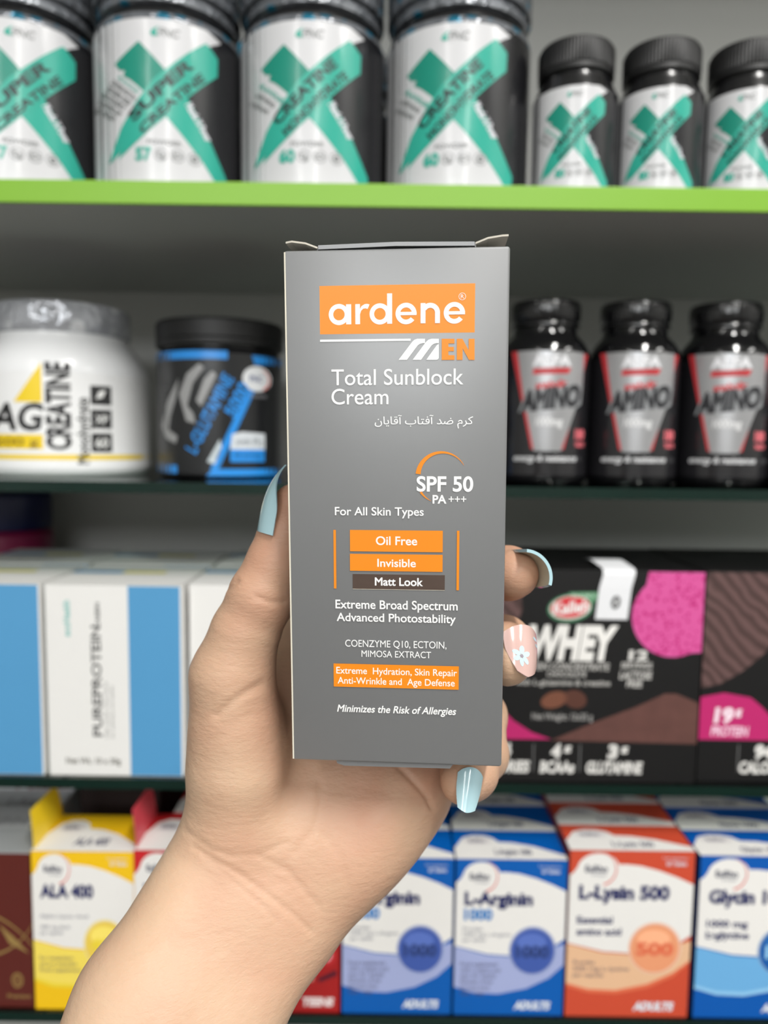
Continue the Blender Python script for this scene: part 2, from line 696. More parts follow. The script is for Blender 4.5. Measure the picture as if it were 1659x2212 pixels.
sbp = None
for i, px in enumerate([1236, 1418, 1603]):
    Y = 0.487
    p = P(px, 395, Y)
    lab = 'small black bottle with teal X and ribbed cap, ' + ['leftmost, beside the big jars', 'middle one of three', 'rightmost, cut by the photo edge'][i]
    rz = face_cam(p.x, Y) + 0.05
    if sbp is None:
        sbp = small_bottle(lab, (p.x, Y, ZT), rz)
    else:
        dup(sbp, (p.x, Y, ZT), rz, lab)

# ------------------------------------------------------------------ middle shelf: white tub
yellow = ink(238, 205, 30)
t = thing('creatine_tub', 'big white tub with yellow triangle and silver sealed cap on the glass shelf', 'tub', P(144, 1020, 0.565))
t.location.z = ZG1
t.rotation_euler.z = face_cam(t.location.x, 0.565)
r = 0.0615
S = 0.565 / F
white_pl = mat('white_plastic', (236, 237, 238), 0.25, coat=0.3)
b = MB()
b.lathe([(0, 0.001), (r - 0.006, 0), (r - 0.002, 0.0012), (r, 0.005), (r, 0.071), (r - 0.0012, 0.0765), (r - 0.0042, 0.0835), (r - 0.0085, 0.0895), (0.049, 0.0945), (0.0470, 0.097), (0.0465, 0.0985), (0.0465, 0.101), (0, 0.101)], white_pl, 80)
b.build('tub_body', t, True, 50)
silver_film = foil_mottled('silver_seal_film', (196, 198, 204), (236, 238, 242), 60, 0.35, 0.2, 0.9, 0.4)
b = MB()
b.lathe([(0, 0.1), (0.0468, 0.1), (0.0478, 0.1012), (0.0478, 0.119), (0.0465, 0.121), (0.04, 0.1216), (0, 0.1216)], silver_film, 120, 60, 0.0002, (0.101, 0.12))
b.build('cap', t, True, 50)
a = Art()
a.rect(-30, 986, 316, 996, yellow)
a.poly([(104, 804), (104, 882), (54, 882)], yellow)
a.poly([(-60, 882), (18, 877), (18, 890), (-60, 890)], yellow)
a.poly([(12, 946), (104, 946), (104, 975), (-4, 975)], yellow)
a.up()
a.text('FLAG', -40, 104, 886, 936, ink_black, 0.03, 0.15)
a.text('200 g', 18, 96, 953, 968, ink(150, 120, 10), 0.02)
a.text('CREATINE', 45, 219, 869, 909, ink_black, 0.04, 0, PI / 2)
a.text('Monohydrate', 108, 242, 927, 946 + 2, ink_black, 0.02, 0, PI / 2)
for k in range(3):
    a.rect(190, 845 + k * 48, 229, 884 + k * 48, ink(45, 45, 46))
a.up()
a.poly([(200, 872), (206, 856), (219, 853), (213, 868)], ink_white)
a.text('XP', 198, 222, 905, 921, ink_white, 0.02)
a.text('60', 198, 222, 952, 970, ink_white, 0.02)
b = MB()
v, f = [], []
n = 64
for k in range(n + 1):
    an = 2 * PI * k / n
    for z in (0.006, 0.071):
        v.append(((r + .00015) * math.cos(an), (r + .00015) * math.sin(an), z))
for k in range(n):
    f.append((2 * k, 2 * k + 2, 2 * k + 3, 2 * k + 1))
b.add(v, f, mat('tub_label_white', (238, 238, 238), 0.3, coat=0.2))
zy = lambda y: 0
fn = cyl_fn(144, 174, r + .00015, 0.0, 1030, 0.00034)
a.emit(b, fn, 0.00006, 12)
b.build('label', t, True)

# black tub with blue print
t = thing('glutamine_tub', 'black tub with bright blue print on the glass shelf, beside the held box', 'tub', P(478, 1025, 0.555))
t.location.z = ZG1
t.rotation_euler.z = face_cam(t.location.x, 0.555)
r = 0.0452
blue = mat('bright_blue_ink', (40, 140, 222), 0.3)
b = MB()
b.lathe([(0, 0.001), (r - 0.004, 0), (r - 0.001, 0.001), (r, 0.004), (r, 0.086), (r - 0.002, 0.0885), (0.042, 0.09), (0.042, 0.094), (0, 0.094)], plastic_black, 72)
b.build('tub_body', t, True)
b = MB()
b.lathe([(0, 0.0915), (0.0445, 0.0915), (0.0458, 0.0925), (0.0458, 0.096), (0.0452, 0.0966), (0.0458, 0.0972), (0.0458, 0.108), (0.0445, 0.1098), (0, 0.1102)], plastic_matte, 180, 60, 0.0001, (0.0973, 0.1075))
b.build('lid', t, True)
a = Art()
a.rect(347, 783, 492, 799, blue)
a.rect(347, 1008, 390, 1024, blue)
a.poly([(448, 1028), (462, 1014), (600, 1014), (600, 1028)], blue)
a.poly([(456, 1016), (530, 858), (546, 858), (472, 1016)], blue)
a.poly([(540, 788), (606, 788), (606, 800), (546, 806)], blue)
a.poly([(450, 1000), (476, 955), (480, 975), (465, 1005)], ink(190, 200, 205))
a.rect(496, 945, 566, 1000, blue)
grey1 = ink(150, 150, 150)
a.up()
a.poly([(500, 945), (520, 940), (567, 943), (567, 975), (496, 975)], ink(210, 215, 220))
# the sculpted torso picture, as light strokes on black
for pts in (((396, 868), (412, 828), (436, 808), (446, 816), (424, 846), (412, 890), (424, 905), (428, 925), (410, 920)),
            ((430, 880), (446, 838), (462, 822), (470, 830), (454, 862), (440, 892)),
            ((358, 930), (372, 880), (396, 836), (388, 880), (378, 910), (374, 938), (392, 950), (388, 965), (368, 955))):
    a.poly(pts, grey1)
a.disc(551, 834, 30, 25, ink(228, 230, 232))
a.up()
a.text('L-GLUTAMINE', 372, 540, 893, 917, blue, 0.02, 0.1, math.radians(63))
a.text('5000', 475, 545, 865, 888, blue, 0.03, 0.1, math.radians(63))
a.arc(556, 834, 24, 20, 20, 18, -70, 70, ink(226, 120, 110), 20)
a.text('PNC', 536, 562, 828, 840, ink(40, 60, 120), 0.02)
for k in range(5):
    a.text('amino acid', 348, 372 - k * 3, 852 + k * 9, 857 + k * 9, ink(120, 120, 122))
a.text('powder 300 g', 508, 562, 952, 965, ink(90, 100, 110))
a.text('60 servings', 505, 560, 982, 990, ink(20, 60, 110))
a.text('muscle', 536, 570, 863, 871, ink(150, 150, 155))
b = MB()
v, f = [], []
for k in range(n + 1):
    an = 2 * PI * k / n
    for z in (0.003, 0.086):
        v.append(((r + .00015) * math.cos(an), (r + .00015) * math.sin(an), z))
for k in range(n):
    f.append((2 * k, 2 * k + 2, 2 * k + 3, 2 * k + 1))
b.add(v, f, mat('tub_label_black', (26, 27, 29), 0.3, coat=0.2))
a.emit(b, cyl_fn(478, 133, r + .00015, 0.0, 1033, 0.0852 / 245), 0.00006, 12)
b.build('label', t, True)

# amino bottles
RA = 0.0302
silver = mat('silver_label_foil', (176, 176, 178), 0.3, metal=0.55)
red = ink(196, 52, 58)


def amino_bottle(label, loc, rot):
    t = thing('amino_bottle', label, 'bottle', loc, rot, 'black amino bottles on the glass shelf')
    r = RA
    b = MB()
    b.lathe([(0, 0.001), (r - 0.003, 0), (r - 0.001, 0.001), (r, 0.004), (r, 0.0845), (r - 0.0006, 0.0885), (r - 0.003, 0.0935), (r - 0.0075, 0.0985), (0.0215, 0.1005), (0.0212, 0.108), (0, 0.108)], mat('bottle_gloss_black', (15, 15, 17), 0.12, coat=0.6), 64)
    b.build('bottle_body', t, True, 50)
    b = MB()
    b.lathe([(0, 0.1045), (0.0225, 0.1045), (0.0232, 0.105), (0.0232, 0.1065), (0.0222, 0.108), (0.0226, 0.109), (0.0232, 0.110), (0.0232, 0.1195), (0.0222, 0.1215), (0, 0.122)], mat('cap_gloss_black', (18, 18, 20), 0.16, coat=0.5, bump=0.3, bscale=260), 160, 40, 0.00018, (0.1095, 0.12))
    b.build('cap', t, True, 50)
    b = MB()
    rl = r + 0.00015
    n = 48
    v, f = [], []
    for k in range(n + 1):
        an = 2 * PI * k / n
        for z in (0.006, 0.084):
            v.append((rl * math.cos(an), rl * math.sin(an), z))
    for k in range(n):
        f.append((2 * k, 2 * k + 2, 2 * k + 3, 2 * k + 1))
    b.add(v, f, mat('amino_label_black', (30, 29, 32), 0.22, coat=0.4))
    a = Art()
    a.poly([(1291, 774), (1445, 778), (1402, 972), (1336, 972)], red)
    a.up()
    a.poly([(1303, 774), (1437, 776), (1436, 850), (1396, 976), (1342, 976), (1316, 858)], silver)
    a.up()
    a.text('ALFA', 1334, 1412, 784, 804, ink(225, 225, 228), 0.05)
    a.poly([(1337, 810), (1412, 808), (1406, 820), (1335, 822)], red)
    a.text('anabolic', 1342, 1404, 834, 848, red, 0.04, 0.2, math.radians(5))
    a.poly([(1308, 898), (1322, 858), (1436, 838), (1434, 880), (1424, 888)], ink(140, 142, 144))
    a.up()
    a.text('NUTRITION', 1342, 1402, 812, 818, ink(150, 24, 34), 0.02)
    a.text('AMINO', 1314, 1432, 850, 888, ink(38, 38, 42), 0.06, 0.22, math.radians(7))
    a.text('1000mg', 1344, 1398, 908, 924, ink(222, 222, 222), 0.03, 0.1)
    a.text('100', 1424, 1442, 932, 950, ink(240, 120, 130), 0.05)
    a.text('TABLETS', 1424, 1443, 958, 966, ink(240, 120, 130), 0.05)
    a.text('energy & resistance', 1302, 1428, 984, 996, ink(214, 214, 216), 0.03, 0.2)
    a.emit(b, cyl_fn(1358, 95, rl, 0.0, 1044, 0.122 / 378), 0.00005, 10)
    b.build('label', t, True)
    return t


ap = None
for i, px in enumerate([1168, 1358, 1549, 1740]):
    Y = 0.517
    p = P(px, 1040, Y)
    lab = 'glossy black amino bottle with silver label, ' + ['first one, beside the held box', 'second from the held box', 'third from the held box', 'sliver at the right edge of the photo'][i]
    rz = face_cam(p.x, Y)
    if ap is None:
        ap = amino_bottle(lab, (p.x, Y, ZG1), rz)
    else:
        dup(ap, (p.x, Y, ZG1), rz, lab)


# ------------------------------------------------------------------ cartons
def carton(name, w, d, h, side, face=None, top=None, art=None, art_px=None, top_art=None, top_px=None, bev=0.0005, left=None, lid=True, parent=None):
    """carton standing on z=0 with its front at y=0; a body with print and a tucked lid panel"""
    b = MB()
    b.rbox(-w / 2, w / 2, 0, d, 0, h - (0.0005 if lid else 0), side, bev, 2)
    e0 = 0.00006
    if face:
        b.add([(-w / 2 + bev, -e0, bev), (w / 2 - bev, -e0, bev), (w / 2 - bev, -e0, h - bev), (-w / 2 + bev, -e0, h - bev)], [(0, 1, 2, 3)], face)
    if left:
        b.add([(-w / 2 - e0, d - bev, bev), (-w / 2 - e0, bev, bev), (-w / 2 - e0, bev, h - bev), (-w / 2 - e0, d - bev, h - bev)], [(0, 1, 2, 3)], left)
    if art:
        W, H = art_px
        art.emit(b, lambda x, y, e: (-w / 2 + x / W * w, -e0 - e, h - y / H * h), 0.00005)
    o = b.build(name, parent)
    if lid:
        b = MB()
        b.rbox(-w / 2 + 0.0003, w / 2 - 0.0003, 0.0002, d - 0.0003, h - 0.0006, h, top or face or side, 0.0002, 1)
        if top_art:
            W, H = top_px
            top_art.emit(b, lambda x, y, e: (-w / 2 + x / W * w, d - y / H * d, h + e), 0.00005)
        b.build('lid', parent)
    return o


card_white = mat('carton_white', (234, 233, 230), 0.4, noise=0.01)
sky = mat('carton_sky_blue', (84, 154, 202), 0.4, noise=0.03, nscale=25)


def protein_carton(label, w, h, loc, rot, group, printed=True):
    t = thing('protein_carton', label, 'box', loc, rot, group)
    a = Art()
    a.rect(182, 2, 296, 398, sky)
    a.up()
    a.rect(0, 0, 1.5, 398, ink(180, 190, 186))
    a.vtext('ecoHealth', 47, 70, 74, 14, ink(120, 190, 184), 0.02)
    a.vtext('PUREPROTEIN', 110, 200, 232, 20, ink(92, 92, 92), 0.025)
    a.vtext('CASEIN', 115, 62, 50, 9, ink(92, 92, 92), 0.03)
    a.vtext('High quality whey blend', 130, 260, 118, 7, ink(140, 140, 138))
    a.vtext('for athletes and adults', 143, 264, 110, 7, ink(140, 140, 138))
    a.text('Net Wt. 10 x 30g', 38, 160, 362, 374, ink(120, 118, 112), 0.03)
    tp = Art()
    tp.rect(0, 0, 300, 100, card_white)
    tp.up()
    tp.rect(0, 30, 120, 44, ink(110, 160, 200))
    tp.rect(120, 30, 220, 44, ink(226, 216, 130))
    tp.rect(0, 8, 300, 18, ink(200, 206, 206))
    carton('carton', w, 0.072, h, card_white, card_white, card_white, a if printed else None, (300, 400), tp, (300, 100), parent=t)
    return t


pA = P(92, 1262, 0.458); pB = P(393, 1265, 0.458)
wB = (pB - pA).x - 0.001
hB = pA.z - ZG2
cx0 = (pA.x + pB.x) / 2
names = [('leftmost, cut by the photo edge', -1), ('middle one, left of the wrist', 0), ('right one, behind the plain carton', 1)]
pc = None
for row in range(2):
    for (nm, k) in names:
        x = cx0 + k * (wB + 0.003)
        loc = (x, 0.459 + row * 0.078 + (0.0 if k < 1 else 0.006), ZG2)
        lab = ('front-row' if row == 0 else 'back-row') + ' white and sky blue protein carton, ' + nm
        grp = ('front' if row == 0 else 'back') + ' row of white and blue protein cartons'
        if row == 0 and k == 1:
            protein_carton('plain white carton beside the thumb, mostly behind the hand', wB, hB, loc, 0, grp, False)
            continue
        if pc is None:
            pc = protein_carton(lab, wB, hB, loc, 0, grp)
        else:
            dup(pc, loc, 0, lab, grp)

# navy-lidded jar far back on that shelf
p = P(15, 1130, 0.655)
t = thing('back_jar', 'magenta jar with navy lid in the shadow behind the blue cartons', 'jar', (p.x, 0.655, ZG2))
zt = P(15, 1062, 0.655).z - ZG2
zm = P(15, 1140, 0.655).z - ZG2
b = MB(); b.lathe([(0, 0.001), (0.036, 0), (0.038, 0.004), (0.038, zm - 0.004), (0.034, zm), (0, zm)], mat('magenta_plastic', (120, 14, 62), 0.4), 48); b.build('jar_body', t, True)
b = MB(); b.lathe([(0, zm), (0.037, zm + 0.0005), (0.0375, zm + 0.002), (0.0375, zt - 0.003), (0.035, zt), (0, zt)], mat('navy_plastic', (14, 20, 66), 0.4), 48); b.build('lid', t, True)

# black whey cartons
pink = ink(190, 38, 108)
pink2 = mat('pink_dotted', (228, 88, 164), 0.35)
nt = pink2.node_tree
bs = nt.nodes['Principled BSDF']
tc = nt.nodes.new('ShaderNodeTexCoord'); vo = nt.nodes.new('ShaderNodeTexVoronoi'); vo.inputs['Scale'].default_value = 300
mr = nt.nodes.new('ShaderNodeMapRange'); mr.inputs['From Min'].default_value = 0.3; mr.inputs['From Max'].default_value = 0.4
mx = nt.nodes.new('ShaderNodeMix'); mx.data_type = 'RGBA'
mx.inputs['A'].default_value = (lin(190), lin(44), lin(120), 1); mx.inputs['B'].default_value = (lin(216), lin(88), lin(156), 1)
nt.links.new(tc.outputs['Object'], vo.inputs['Vector']); nt.links.new(vo.outputs['Distance'], mr.inputs['Value'])
nt.links.new(mr.outputs['Result'], mx.inputs['Factor']); nt.links.new(mx.outputs['Result'], bs.inputs['Base Color'])
cocoa = mat('cocoa_print', (96, 62, 56), 0.5, noise=0.25, nscale=120)
brown_print = mat('brown_wave_print', (88, 66, 64), 0.45)
nt = brown_print.node_tree
bs = nt.nodes['Principled BSDF']
tc = nt.nodes.new('ShaderNodeTexCoord'); wv = nt.nodes.new('ShaderNodeTexWave'); wv.bands_direction = 'DIAGONAL'; wv.inputs['Scale'].default_value = 60; wv.inputs['Distortion'].default_value = 7; wv.inputs['Detail Scale'].default_value = 0.5
mx = nt.nodes.new('ShaderNodeMix'); mx.data_type = 'RGBA'
mx.inputs['A'].default_value = (lin(70), lin(50), lin(48), 1); mx.inputs['B'].default_value = (lin(104), lin(78), lin(76), 1)
nt.links.new(tc.outputs['Object'], wv.inputs['Vector']); nt.links.new(wv.outputs['Fac'], mx.inputs['Factor']); nt.links.new(mx.outputs['Result'], bs.inputs['Base Color'])
whey_black = mat('carton_black', (12, 11, 12), 0.45)
wx0, wx1, wy0, wy1 = 948, 1527, 1222, 1692


def circ(cx, cy, r, a0, a1, n=30):
    return [(cx + r * math.cos(math.radians(a0 + (a1 - a0) * k / n)), cy - r * math.sin(math.radians(a0 + (a1 - a0) * k / n))) for k in range(n + 1)]


def whey_carton(label, w, h, loc):
    t = thing('whey_carton', label, 'box', loc, 0, 'black whey protein cartons')
    a = Art()
    X, Y = (lambda x: x - wx0), (lambda y: y - wy0)
    def S(pts): return [(x - wx0, y - wy0) for x, y in pts]
    # brown wavy corner, pink foot, pink dotted disc, cocoa heap
    a.poly(S([(949, 1224), (1090, 1224)] + [(1128, 1270), (1132, 1310), (1118, 1345), (1085, 1400), (1040, 1440), (990, 1470), (949, 1480)]), brown_print)
    a.poly(S([(949, 1500)] + [(1000, 1490), (1060, 1500), (1085, 1520), (1120, 1555), (1160, 1580), (1205, 1596), (949, 1596)]), pink)
    a.poly(S([(1404, 1223)] + circ(1462, 1318, 91, 128, 296, 30)[1:] + [(1526, 1398), (1526, 1223)]), pink2)
    a.poly(S([(1205, 1598), (1290, 1560), (1390, 1520), (1452, 1490), (1476, 1490), (1526, 1510), (1526, 1602)]), cocoa)
    a.disc(X(1208), Y(1507), 30, 18, ink(120, 76, 58), rot=-0.3)
    a.disc(X(1254), Y(1505), 26, 20, ink(88, 54, 44), rot=0.3)
    a.disc(X(1236), Y(1304), 50, 31, ink(66, 120, 88), rot=-0.12)
    a.poly(S([(1232, 1270), (1302, 1268), (1290, 1290), (1272, 1296), (1236, 1284)]), ink(96, 150, 112))
    a.up()
    a.disc(X(1236), Y(1303), 45, 26, ink(222, 222, 214), rot=-0.12)
    a.up()
    a.disc(X(1236), Y(1302), 42, 23, ink(214, 58, 66), rot=-0.12)
    a.up()
    a.text('Kalleh', X(1200), X(1276), Y(1290), Y(1314), ink_white, 0.03, 0.15, 0.1)
    a.text('DAIRY', X(1240), X(1290), Y(1273), Y(1282), ink(200, 226, 206))
    a.text('PRO', X(1118), X(1142), Y(1350), Y(1368), ink(150, 150, 150), 0.04, 0.15, PI / 2)
    a.text('WHEY', X(1144), X(1338), Y(1347), Y(1414), ink(238, 236, 232), 0.06, 0.14)
    a.text('PROTEIN CONCENTRATE', X(1122), X(1326), Y(1425), Y(1440), ink(196, 194, 190), 0.02, 0.1)
    a.text('CHOCOLATE', X(1190), X(1276), Y(1444), Y(1455), ink(196, 194, 190), 0.02, 0.1)
    a.text('with L-glutamine & creatine', X(1122), X(1330), Y(1462), Y(1474), ink(186, 184, 180), 0.02, 0.1)
    a.text('12', X(1368), X(1410), Y(1396), Y(1416), ink(220, 218, 214), 0.05, 0.1)
    a.text('SERVINGS', X(1352), X(1420), Y(1422), Y(1434), ink(190, 188, 184), 0.03, 0.1)
    a.text('LACTOSE', X(1350), X(1420), Y(1442), Y(1458), ink(200, 198, 194), 0.03, 0.1)
    a.text('FREE', X(1366), X(1400), Y(1462), Y(1476), ink(200, 198, 194), 0.03, 0.1)
    a.text('Net Weight: 12x25 g', X(1160), X(1294), Y(1537), Y(1551), ink(150, 148, 146), 0.03)
    a.text('19', X(982), X(1024), Y(1525), Y(1556), ink(246, 226, 236), 0.05, 0.1)
    a.text('g', X(1028), X(1042), Y(1522), Y(1538), ink(246, 226, 236), 0.05, 0.1)
    a.text('PROTEIN', X(976), X(1058), Y(1566), Y(1586), ink(240, 200, 220), 0.04, 0.1)
    for (big, sup, small, x) in (('94', '', 'CALORIES', 1100), ('4', 'g', 'BCAAs', 1220), ('3', 'g', 'GLUTAMINE', 1346)):
        wd = 22 if len(big) == 1 else 42
        a.text(big, X(x - wd / 2 - 4), X(x + wd / 2 - 4), Y(1608), Y(1636), ink(226, 224, 220), 0.06, 0.1)
        if sup:
            a.text(sup, X(x + 14), X(x + 30), Y(1606), Y(1620), ink(226, 224, 220), 0.05, 0.1)
        hw = {'CALORIES': 58, 'BCAAs': 38, 'GLUTAMINE': 62}[small]
        a.text(small, X(x - hw), X(x + hw), Y(1646), Y(1670), ink(226, 224, 220), 0.05, 0.1)
    for x in (1038, 1165, 1268):
        a.rect(X(x), Y(1606), X(x + 2), Y(1668), ink(120, 120, 120))
    carton('carton', w, 0.105, h, whey_black, whey_black, whey_black, a, (wx1 - wx0, wy1 - wy0), parent=t)
    return t


q0 = P(wx0, wy0, 0.458); q1 = P(wx1, wy0, 0.458)
ww, wh = q1.x - q0.x, q0.z - ZG2 - 0.002
whc = whey_carton('black whey carton with white paper tag over its top edge', ww, wh, ((q0.x + q1.x) / 2, 0.459, ZG2))
whd = dup(whc, ((q0.x + q1.x) / 2 + ww + 0.002, 0.462, ZG2), 0, 'black whey carton without a tag, cut by the right photo edge')
# the paper tag folded over the top edge of the first
b = MB()
tagm = mat('paper_tag', (232, 233, 236), 0.5)
tx0, tx1 = P(1304, 1222, 0.458).x - whc.location.x, P(1374, 1222, 0.458).x - whc.location.x
zl = P(1330, 1338, 0.458).z - ZG2
prof = [(-0.0009, zl), (-0.0012, zl + 0.02), (-0.0010, wh - 0.002), (-0.0002, wh + 0.0008), (0.003, wh + 0.0016), (0.022, wh + 0.004), (0.03, wh + 0.003)]
sh = [-0.004, -0.0022, 0.0, 0.0, 0.0, -0.002, -0.003]
v, f = [], []
for (y, z), s in zip(prof, sh):
    v += [(tx0 + s, y, z), (tx1 + s, y, z), (tx0 + s, y + 0.0002, z - 0.0002), (tx1 + s, y + 0.0002, z - 0.0002)]
for k in range(len(prof) - 1):
    o, n2 = 4 * k, 4 * k + 4
    f += [(o, o + 1, n2 + 1, n2), (o + 3, o + 2, n2 + 2, n2 + 3), (o, n2, n2 + 2, o + 2), (o + 1, o + 3, n2 + 3, n2 + 1)]
b.add(v, f, tagm)
a = Art()
a.disc(0, 0, 0.0028, 0.0042, ink(70, 72, 74), rot=0.15)
a.up(); a.poly([(-0.0012, 0.003), (-0.0008, -0.001), (0.0012, -0.003), (0.0008, 0.001)], ink(225, 225, 226))
a.emit(b, lambda x, y, e: (tx0 + 0.0085 + x, -0.0013 - e, zl + 0.011 - y), 0.00008)
o = b.build('paper_tag', whc)
o['label'] = 'white folded paper tag with a leaf mark'


# ------------------------------------------------------------------ bottom shelf: vitamin boxes
NAVY = ink(38, 44, 96)
GT = ink(112, 116, 134)


def vita_art(col, tint, ball, title, title2, sub, low, ball_text, foot, light=None, t_w=200):
    a = Art()
    H = 372
    white = ink(236, 234, 230)
    colm, tintm, ballm = ink(*col), ink(*tint), ink(*ball)
    a.rect(1, 1, 271, H - 1, colm)
    a.up()
    bump = [(63 + 46 * math.cos(math.radians(q)), 41 - 35 * math.sin(math.radians(q))) for q in range(172, 8, -14)]
    a.poly([(1, 55), (10, 48)] + bump + [(125, 30), (155, 33), (195, 43), (235, 57), (271, 73), (271, 186), (250, 200), (215, 218), (150, 228), (80, 224), (1, 206)], white)
    a.poly([(1, 208), (80, 227), (150, 231), (215, 221), (252, 204), (271, 198), (271, 248), (235, 280), (180, 306), (110, 320), (50, 318), (1, 304)], tintm)
    a.up()
    a.poly([(1, 304), (50, 318), (110, 320), (180, 306), (235, 280), (271, 248), (271, 242), (235, 270), (180, 296), (110, 311), (50, 309), (1, 296)], ink(*(light or tint)))
    a.disc(193, 215, 58, 58, ink(*[min(255, int(c * .5 + 118)) for c in ball]))
    a.up()
    a.disc(193, 216, 54, 54, ballm)
    a.up()
    a.disc(190, 195, 36, 22, ink(*[min(255, int(c + 26)) for c in ball]))
    a.up()
    # oval maker's mark
    a.text('EuRho', 34, 82, 33, 47, ink(60, 64, 90), 0.03)
    a.arc(66, 41, 37, 33, 37, 36, -75, 75, ink(222, 96, 84), 20)
    a.text('Vital', 46, 78, 50, 56, ink(120, 124, 140))
    a.text(title, 22, 22 + t_w, 78, 106, NAVY, 0.05)
    y = 118
    if title2:
        a.text(title2, 22, 92, 118, 142, ink(70, 132, 196), 0.05)
    for k, (s, wd, big) in enumerate(sub):
        hh = 15 if big else 8
        y0 = 146 + k * (26 if big else 13)
        a.text(s, 20, 20 + wd, y0 + (14 if title2 else 0), y0 + hh + (14 if title2 else 0), NAVY if big else GT, 0.03 if big else 0.0)
    for k, (s, wd) in enumerate(low):
        y0 = 244 + k * 14
        a.text(s, 16, 16 + wd, y0, y0 + 9, ink(88, 84, 108))
    a.text(ball_text, 152, 234, 204, 230, ink(*[max(0, int(c * .72)) for c in ball]) if light is None else ink(*light), 0.05)
    a.text(foot, 152, 240, 338, 355, ink(226, 232, 240), 0.06, 0.2)
    a.text('Food supplement', 202, 256, 12, 17, ink(214, 220, 230))
    a.text('60 Tablets', 210, 254, 22, 31, ink(220, 226, 236), 0.02)
    return a, H


def vita_top(col, title):
    a = Art()
    a.rect(0, 0, 272, 100, ink(*col))
    a.up()
    a.poly([(0, 100), (0, 62)] + [(10, 48), (24, 26), (50, 16), (78, 16), (100, 24), (114, 40), (150, 42), (200, 54), (272, 84), (272, 100)], ink(236, 234, 230))
    a.up()
    a.disc(62, 36, 36, 14, ink(222, 218, 218))
    a.up()
    a.text('EuRho', 40, 80, 30, 42, ink(90, 90, 110), 0.02)
    a.text(title, 98, 190, 66, 84, ink(90, 92, 116), 0.03)
    return a


def vita_box(name, label, w, h, d, col, side, art, top, loc, rot, group, open_flap=None):
    t = thing(name, label, 'box', loc, rot, group)
    a, H = art
    carton('carton', w, d, h, ink(*side), ink(*col), ink(*col), a, (272, H), top, (272, 100), parent=t)
    if open_flap:
        b = MB()
        fm = ink(*open_flap)
        x = -w / 2
        n = 6
        v, f = [], []
        for k in range(n + 1):
            s = k / n
            for (y0) in (0.002, d - 0.002):
                v.append((x - 0.003 * s * s + 0.001, y0 + (0.003 if y0 < 0.01 else -0.003) * s * s, h - 0.001 + 0.025 * s))
        for k in range(n):
            f.append((2 * k, 2 * k + 2, 2 * k + 3, 2 * k + 1))
        b.add(v, f, fm)
        o = b.build('dust_flap', t)
        md = o.modifiers.new('thick', 'SOLIDIFY'); md.thickness = 0.0004
        o['label'] = 'side flap sticking up'
    return t


VY = 0.4475
VD = 0.034


def row_spot(pxl, pxr, py, Y=VY):
    p, q = P(pxl, py, Y), P(pxr, py, Y)
    return (p.x + q.x) / 2, q.x - p.x, p.z - ZG3


# L-Arginin
x, w, h = row_spot(740, 982, 1852)
BL = (0, 92, 178)
art = vita_art(BL, (166, 176, 218), (66, 92, 170), 'L-Arginin', '1000', [('Provides', 48, 0), ('1000 mg L-Arginin', 118, 0), ('per tablet', 56, 0)],
               [('Food supplement', 92), ('with L-arginin and', 98), ('zinc for adults', 88), ('Gluten free', 80), ('lactose free', 72), ('Take 1 daily', 60)], '1000', 'ADULTS', None, 168)
top = vita_top(BL, 'L-Arginin 1000')
x2, w2, h2 = row_spot(985, 1228, 1850)
w = w - 0.0004
arg = vita_box('vitamin_box', 'blue and white L-Arginin box, front one touching the red box', w, h, VD, BL, BL, art, top, (x, VY, ZG3), 0, 'blue and white arginine boxes')
dup(arg, (x2, VY, ZG3), 0, 'blue and white L-Arginin box, front one beside the orange box')
ranks = ['second', 'third']
for k in range(2):
    dup(arg, (x, VY + (k + 1) * (VD + 0.0012), ZG3), 0, 'blue and white L-Arginin box in the %s rank, below the little finger' % ranks[k])
    dup(arg, (x2 + 0.001, VY + (k + 1) * (VD + 0.0012), ZG3), 0, 'blue and white L-Arginin box in the %s rank, left of the orange boxes' % ranks[k])

# L-Lysin
x, w, h = row_spot(1232, 1503, 1836)
OR = (206, 78, 52)
art = vita_art(OR, (232, 188, 150), (236, 158, 116), 'L-Lysin 500', None, [('Essential', 78, 1), ('amino acid', 98, 1)],
               [('Provides', 46), ('500 mg L-lysine', 122), ('per capsule', 66)], '500', 'ADULTS', (226, 112, 78), 198)
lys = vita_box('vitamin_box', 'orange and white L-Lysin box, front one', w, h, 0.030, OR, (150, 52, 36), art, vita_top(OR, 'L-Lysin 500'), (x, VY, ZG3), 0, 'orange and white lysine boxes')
for k in range(2):
    dup(lys, (x, VY + (k + 1) * 0.0312, ZG3), 0, 'orange and white L-Lysin box in the %s rank' % ranks[k])

# Glycin
x, w, h = row_spot(1514, 1786, 1848)
BL2 = (0, 88, 176)
art = vita_art(BL2, (110, 176, 226), (24, 92, 168), 'Glycin 1000', None, [('1000 mg', 90, 1), ('L-glycine', 94, 1), ('per capsule', 76, 0)], [], '1000', 'ADULTS', (150, 204, 240), 190)
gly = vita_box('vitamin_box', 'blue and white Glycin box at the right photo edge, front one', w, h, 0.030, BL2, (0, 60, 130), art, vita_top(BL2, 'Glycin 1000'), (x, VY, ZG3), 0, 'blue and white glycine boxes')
for k in range(2):
    dup(gly, (x, VY + (k + 1) * 0.0312, ZG3), 0, 'blue and white Glycin box in the %s rank' % ranks[k])

